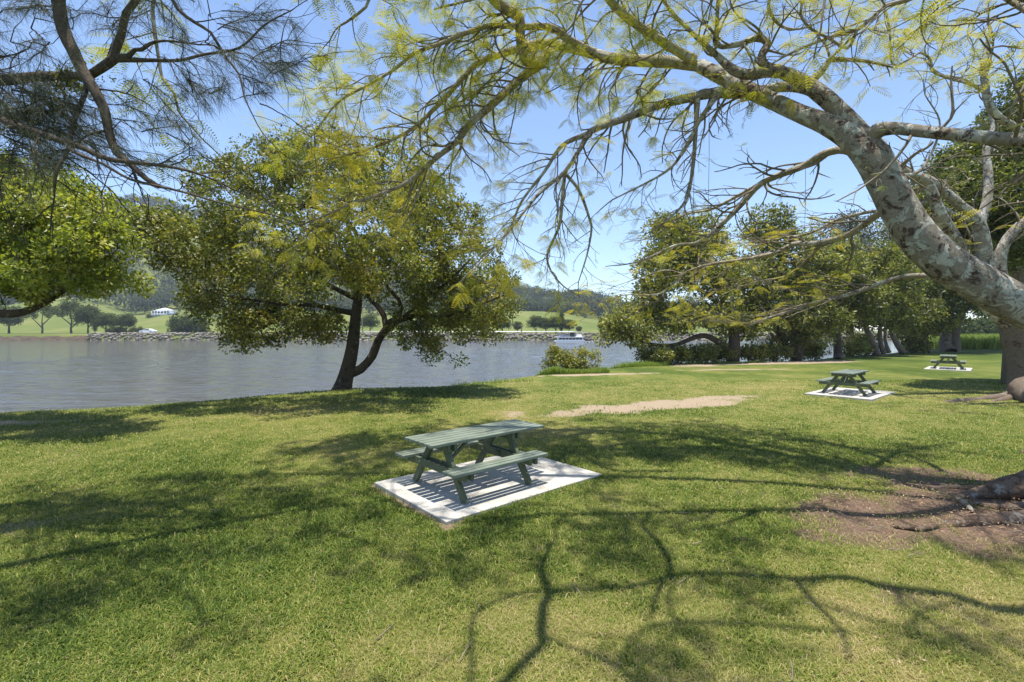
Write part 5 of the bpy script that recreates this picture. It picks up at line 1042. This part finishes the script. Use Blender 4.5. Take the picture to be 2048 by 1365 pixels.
# ---- houseboat
D = 119.; bx = (1139-1024)*D/F; t = empty('houseboat', (bx, D, WZ)); tag(t, 'white two-deck tour boat with dark window band cruising on the river', 'boat')
def pbox(name, mat, x0, x1, y0, y1, z0, z1, par, bev=.02): bm = bmesh.new(); box_bm(bm, ((x0+x1)/2, (y0+y1)/2, (z0+z1)/2), (x1-x0, y1-y0, z1-z0), bev=bev); return bm_obj(name, bm, mat, par)
for y in (-1.2, 1.2):
    bm = bmesh.new(); prof = [(-3.7, .28), (-3.3, -.1), (3.4, -.1), (3.5, .35), (-3.6, .35)]; vs = []
    for sg in (-.38, .38): vs += [bm.verts.new((a, y+sg, b_)) for a, b_ in prof]
    n = len(prof); bm.faces.new(vs[:n][::-1]); bm.faces.new(vs[n:]); [bm.faces.new((vs[i], vs[(i+1) % n], vs[n+(i+1) % n], vs[n+i])) for i in range(n)]; bmesh.ops.recalc_face_normals(bm, faces=bm.faces); bm_obj('hull', bm, M['white'], t)
pbox('lower_deck', M['white'], -3.5, 3.5, -1.6, 1.6, .36, .52, t); cab = pbox('cabin', M['white'], -2.9, 3.2, -1.35, 1.35, .52, 1.22, t)
for k in range(7): pbox('window', M['glass'], -2.75+k*.83, -2.75+k*.83+.72, -1.38, -1.33, .70, 1.10, cab, .005)
pbox('upper_deck', M['white'], -3.4, 3.4, -1.6, 1.6, 1.25, 1.38, t); pbox('canopy', M['white'], -2.6, 1.2, -1.4, 1.4, 2.58, 2.66, t); pbox('wheelhouse', M['black'], .2, 1.3, -1.0, 1.0, 1.4, 2.35, t); pbox('engine_box', M['white'], 1.6, 2.9, -.9, .9, 1.4, 1.95, t)
for x in (-2.5, -1.3, -.1, 1.1):
    for y in (-1.35, 1.35): pbox('canopy_post', M['steel'], x-.03, x+.03, y-.03, y+.03, 1.38, 2.6, t, 0)
for y in (-1.55, 1.55): pbox('railing', M['steel'], -3.35, 1.3, y-.02, y+.02, 1.80, 1.85, t, 0)
for k in range(5): pbox('seat', M['hwall'], -2.4+k*.5, -2.05+k*.5, -.9, .9, 1.4, 1.8, t, .02)
# wake
g = Geo(); n = 26; x0 = bx+3.4
V = []; 
for i in range(n+1):
    q = i/n; V += [(x0+q*9, D-.4-.9*q+.15*math.sin(i*2.1), WZ+.05+.10*(1-q)*abs(math.sin(i*1.7))), (x0+q*9, D+.4+.9*q+.15*math.sin(i*1.3), WZ+.05+.10*(1-q)*abs(math.sin(i*1.1)))]
V = np.array(V); i = np.arange(n)*2; g.add(V, np.stack([i, i+2, i+3, i+1], -1)); 
M['foam'] = simple('foam', (.78, .80, .82), .6, .3, 3, .2, .5, .1); o = g.build('wake', M['foam']); tag(o, 'white foam wake trailing behind the tour boat', 'wake', kind='stuff')

# ------------------------------------------------------------------ haze
m, n, out = new_mat('air'); v = n.nodes.new('ShaderNodeVolumePrincipled'); v.inputs['Color'].default_value = (.80, .88, 1, 1); v.inputs['Density'].default_value = .00032; v.inputs['Anisotropy'].default_value = .2
n.links.new(v.outputs[0], out.inputs['Volume'])
g = Geo(); boxg(g, (100, 600, 98.5), (2500, 1700, 207)); o = g.build('haze', m); tag(o, 'thin bluish air over the river and the hills', 'haze', kind='stuff')
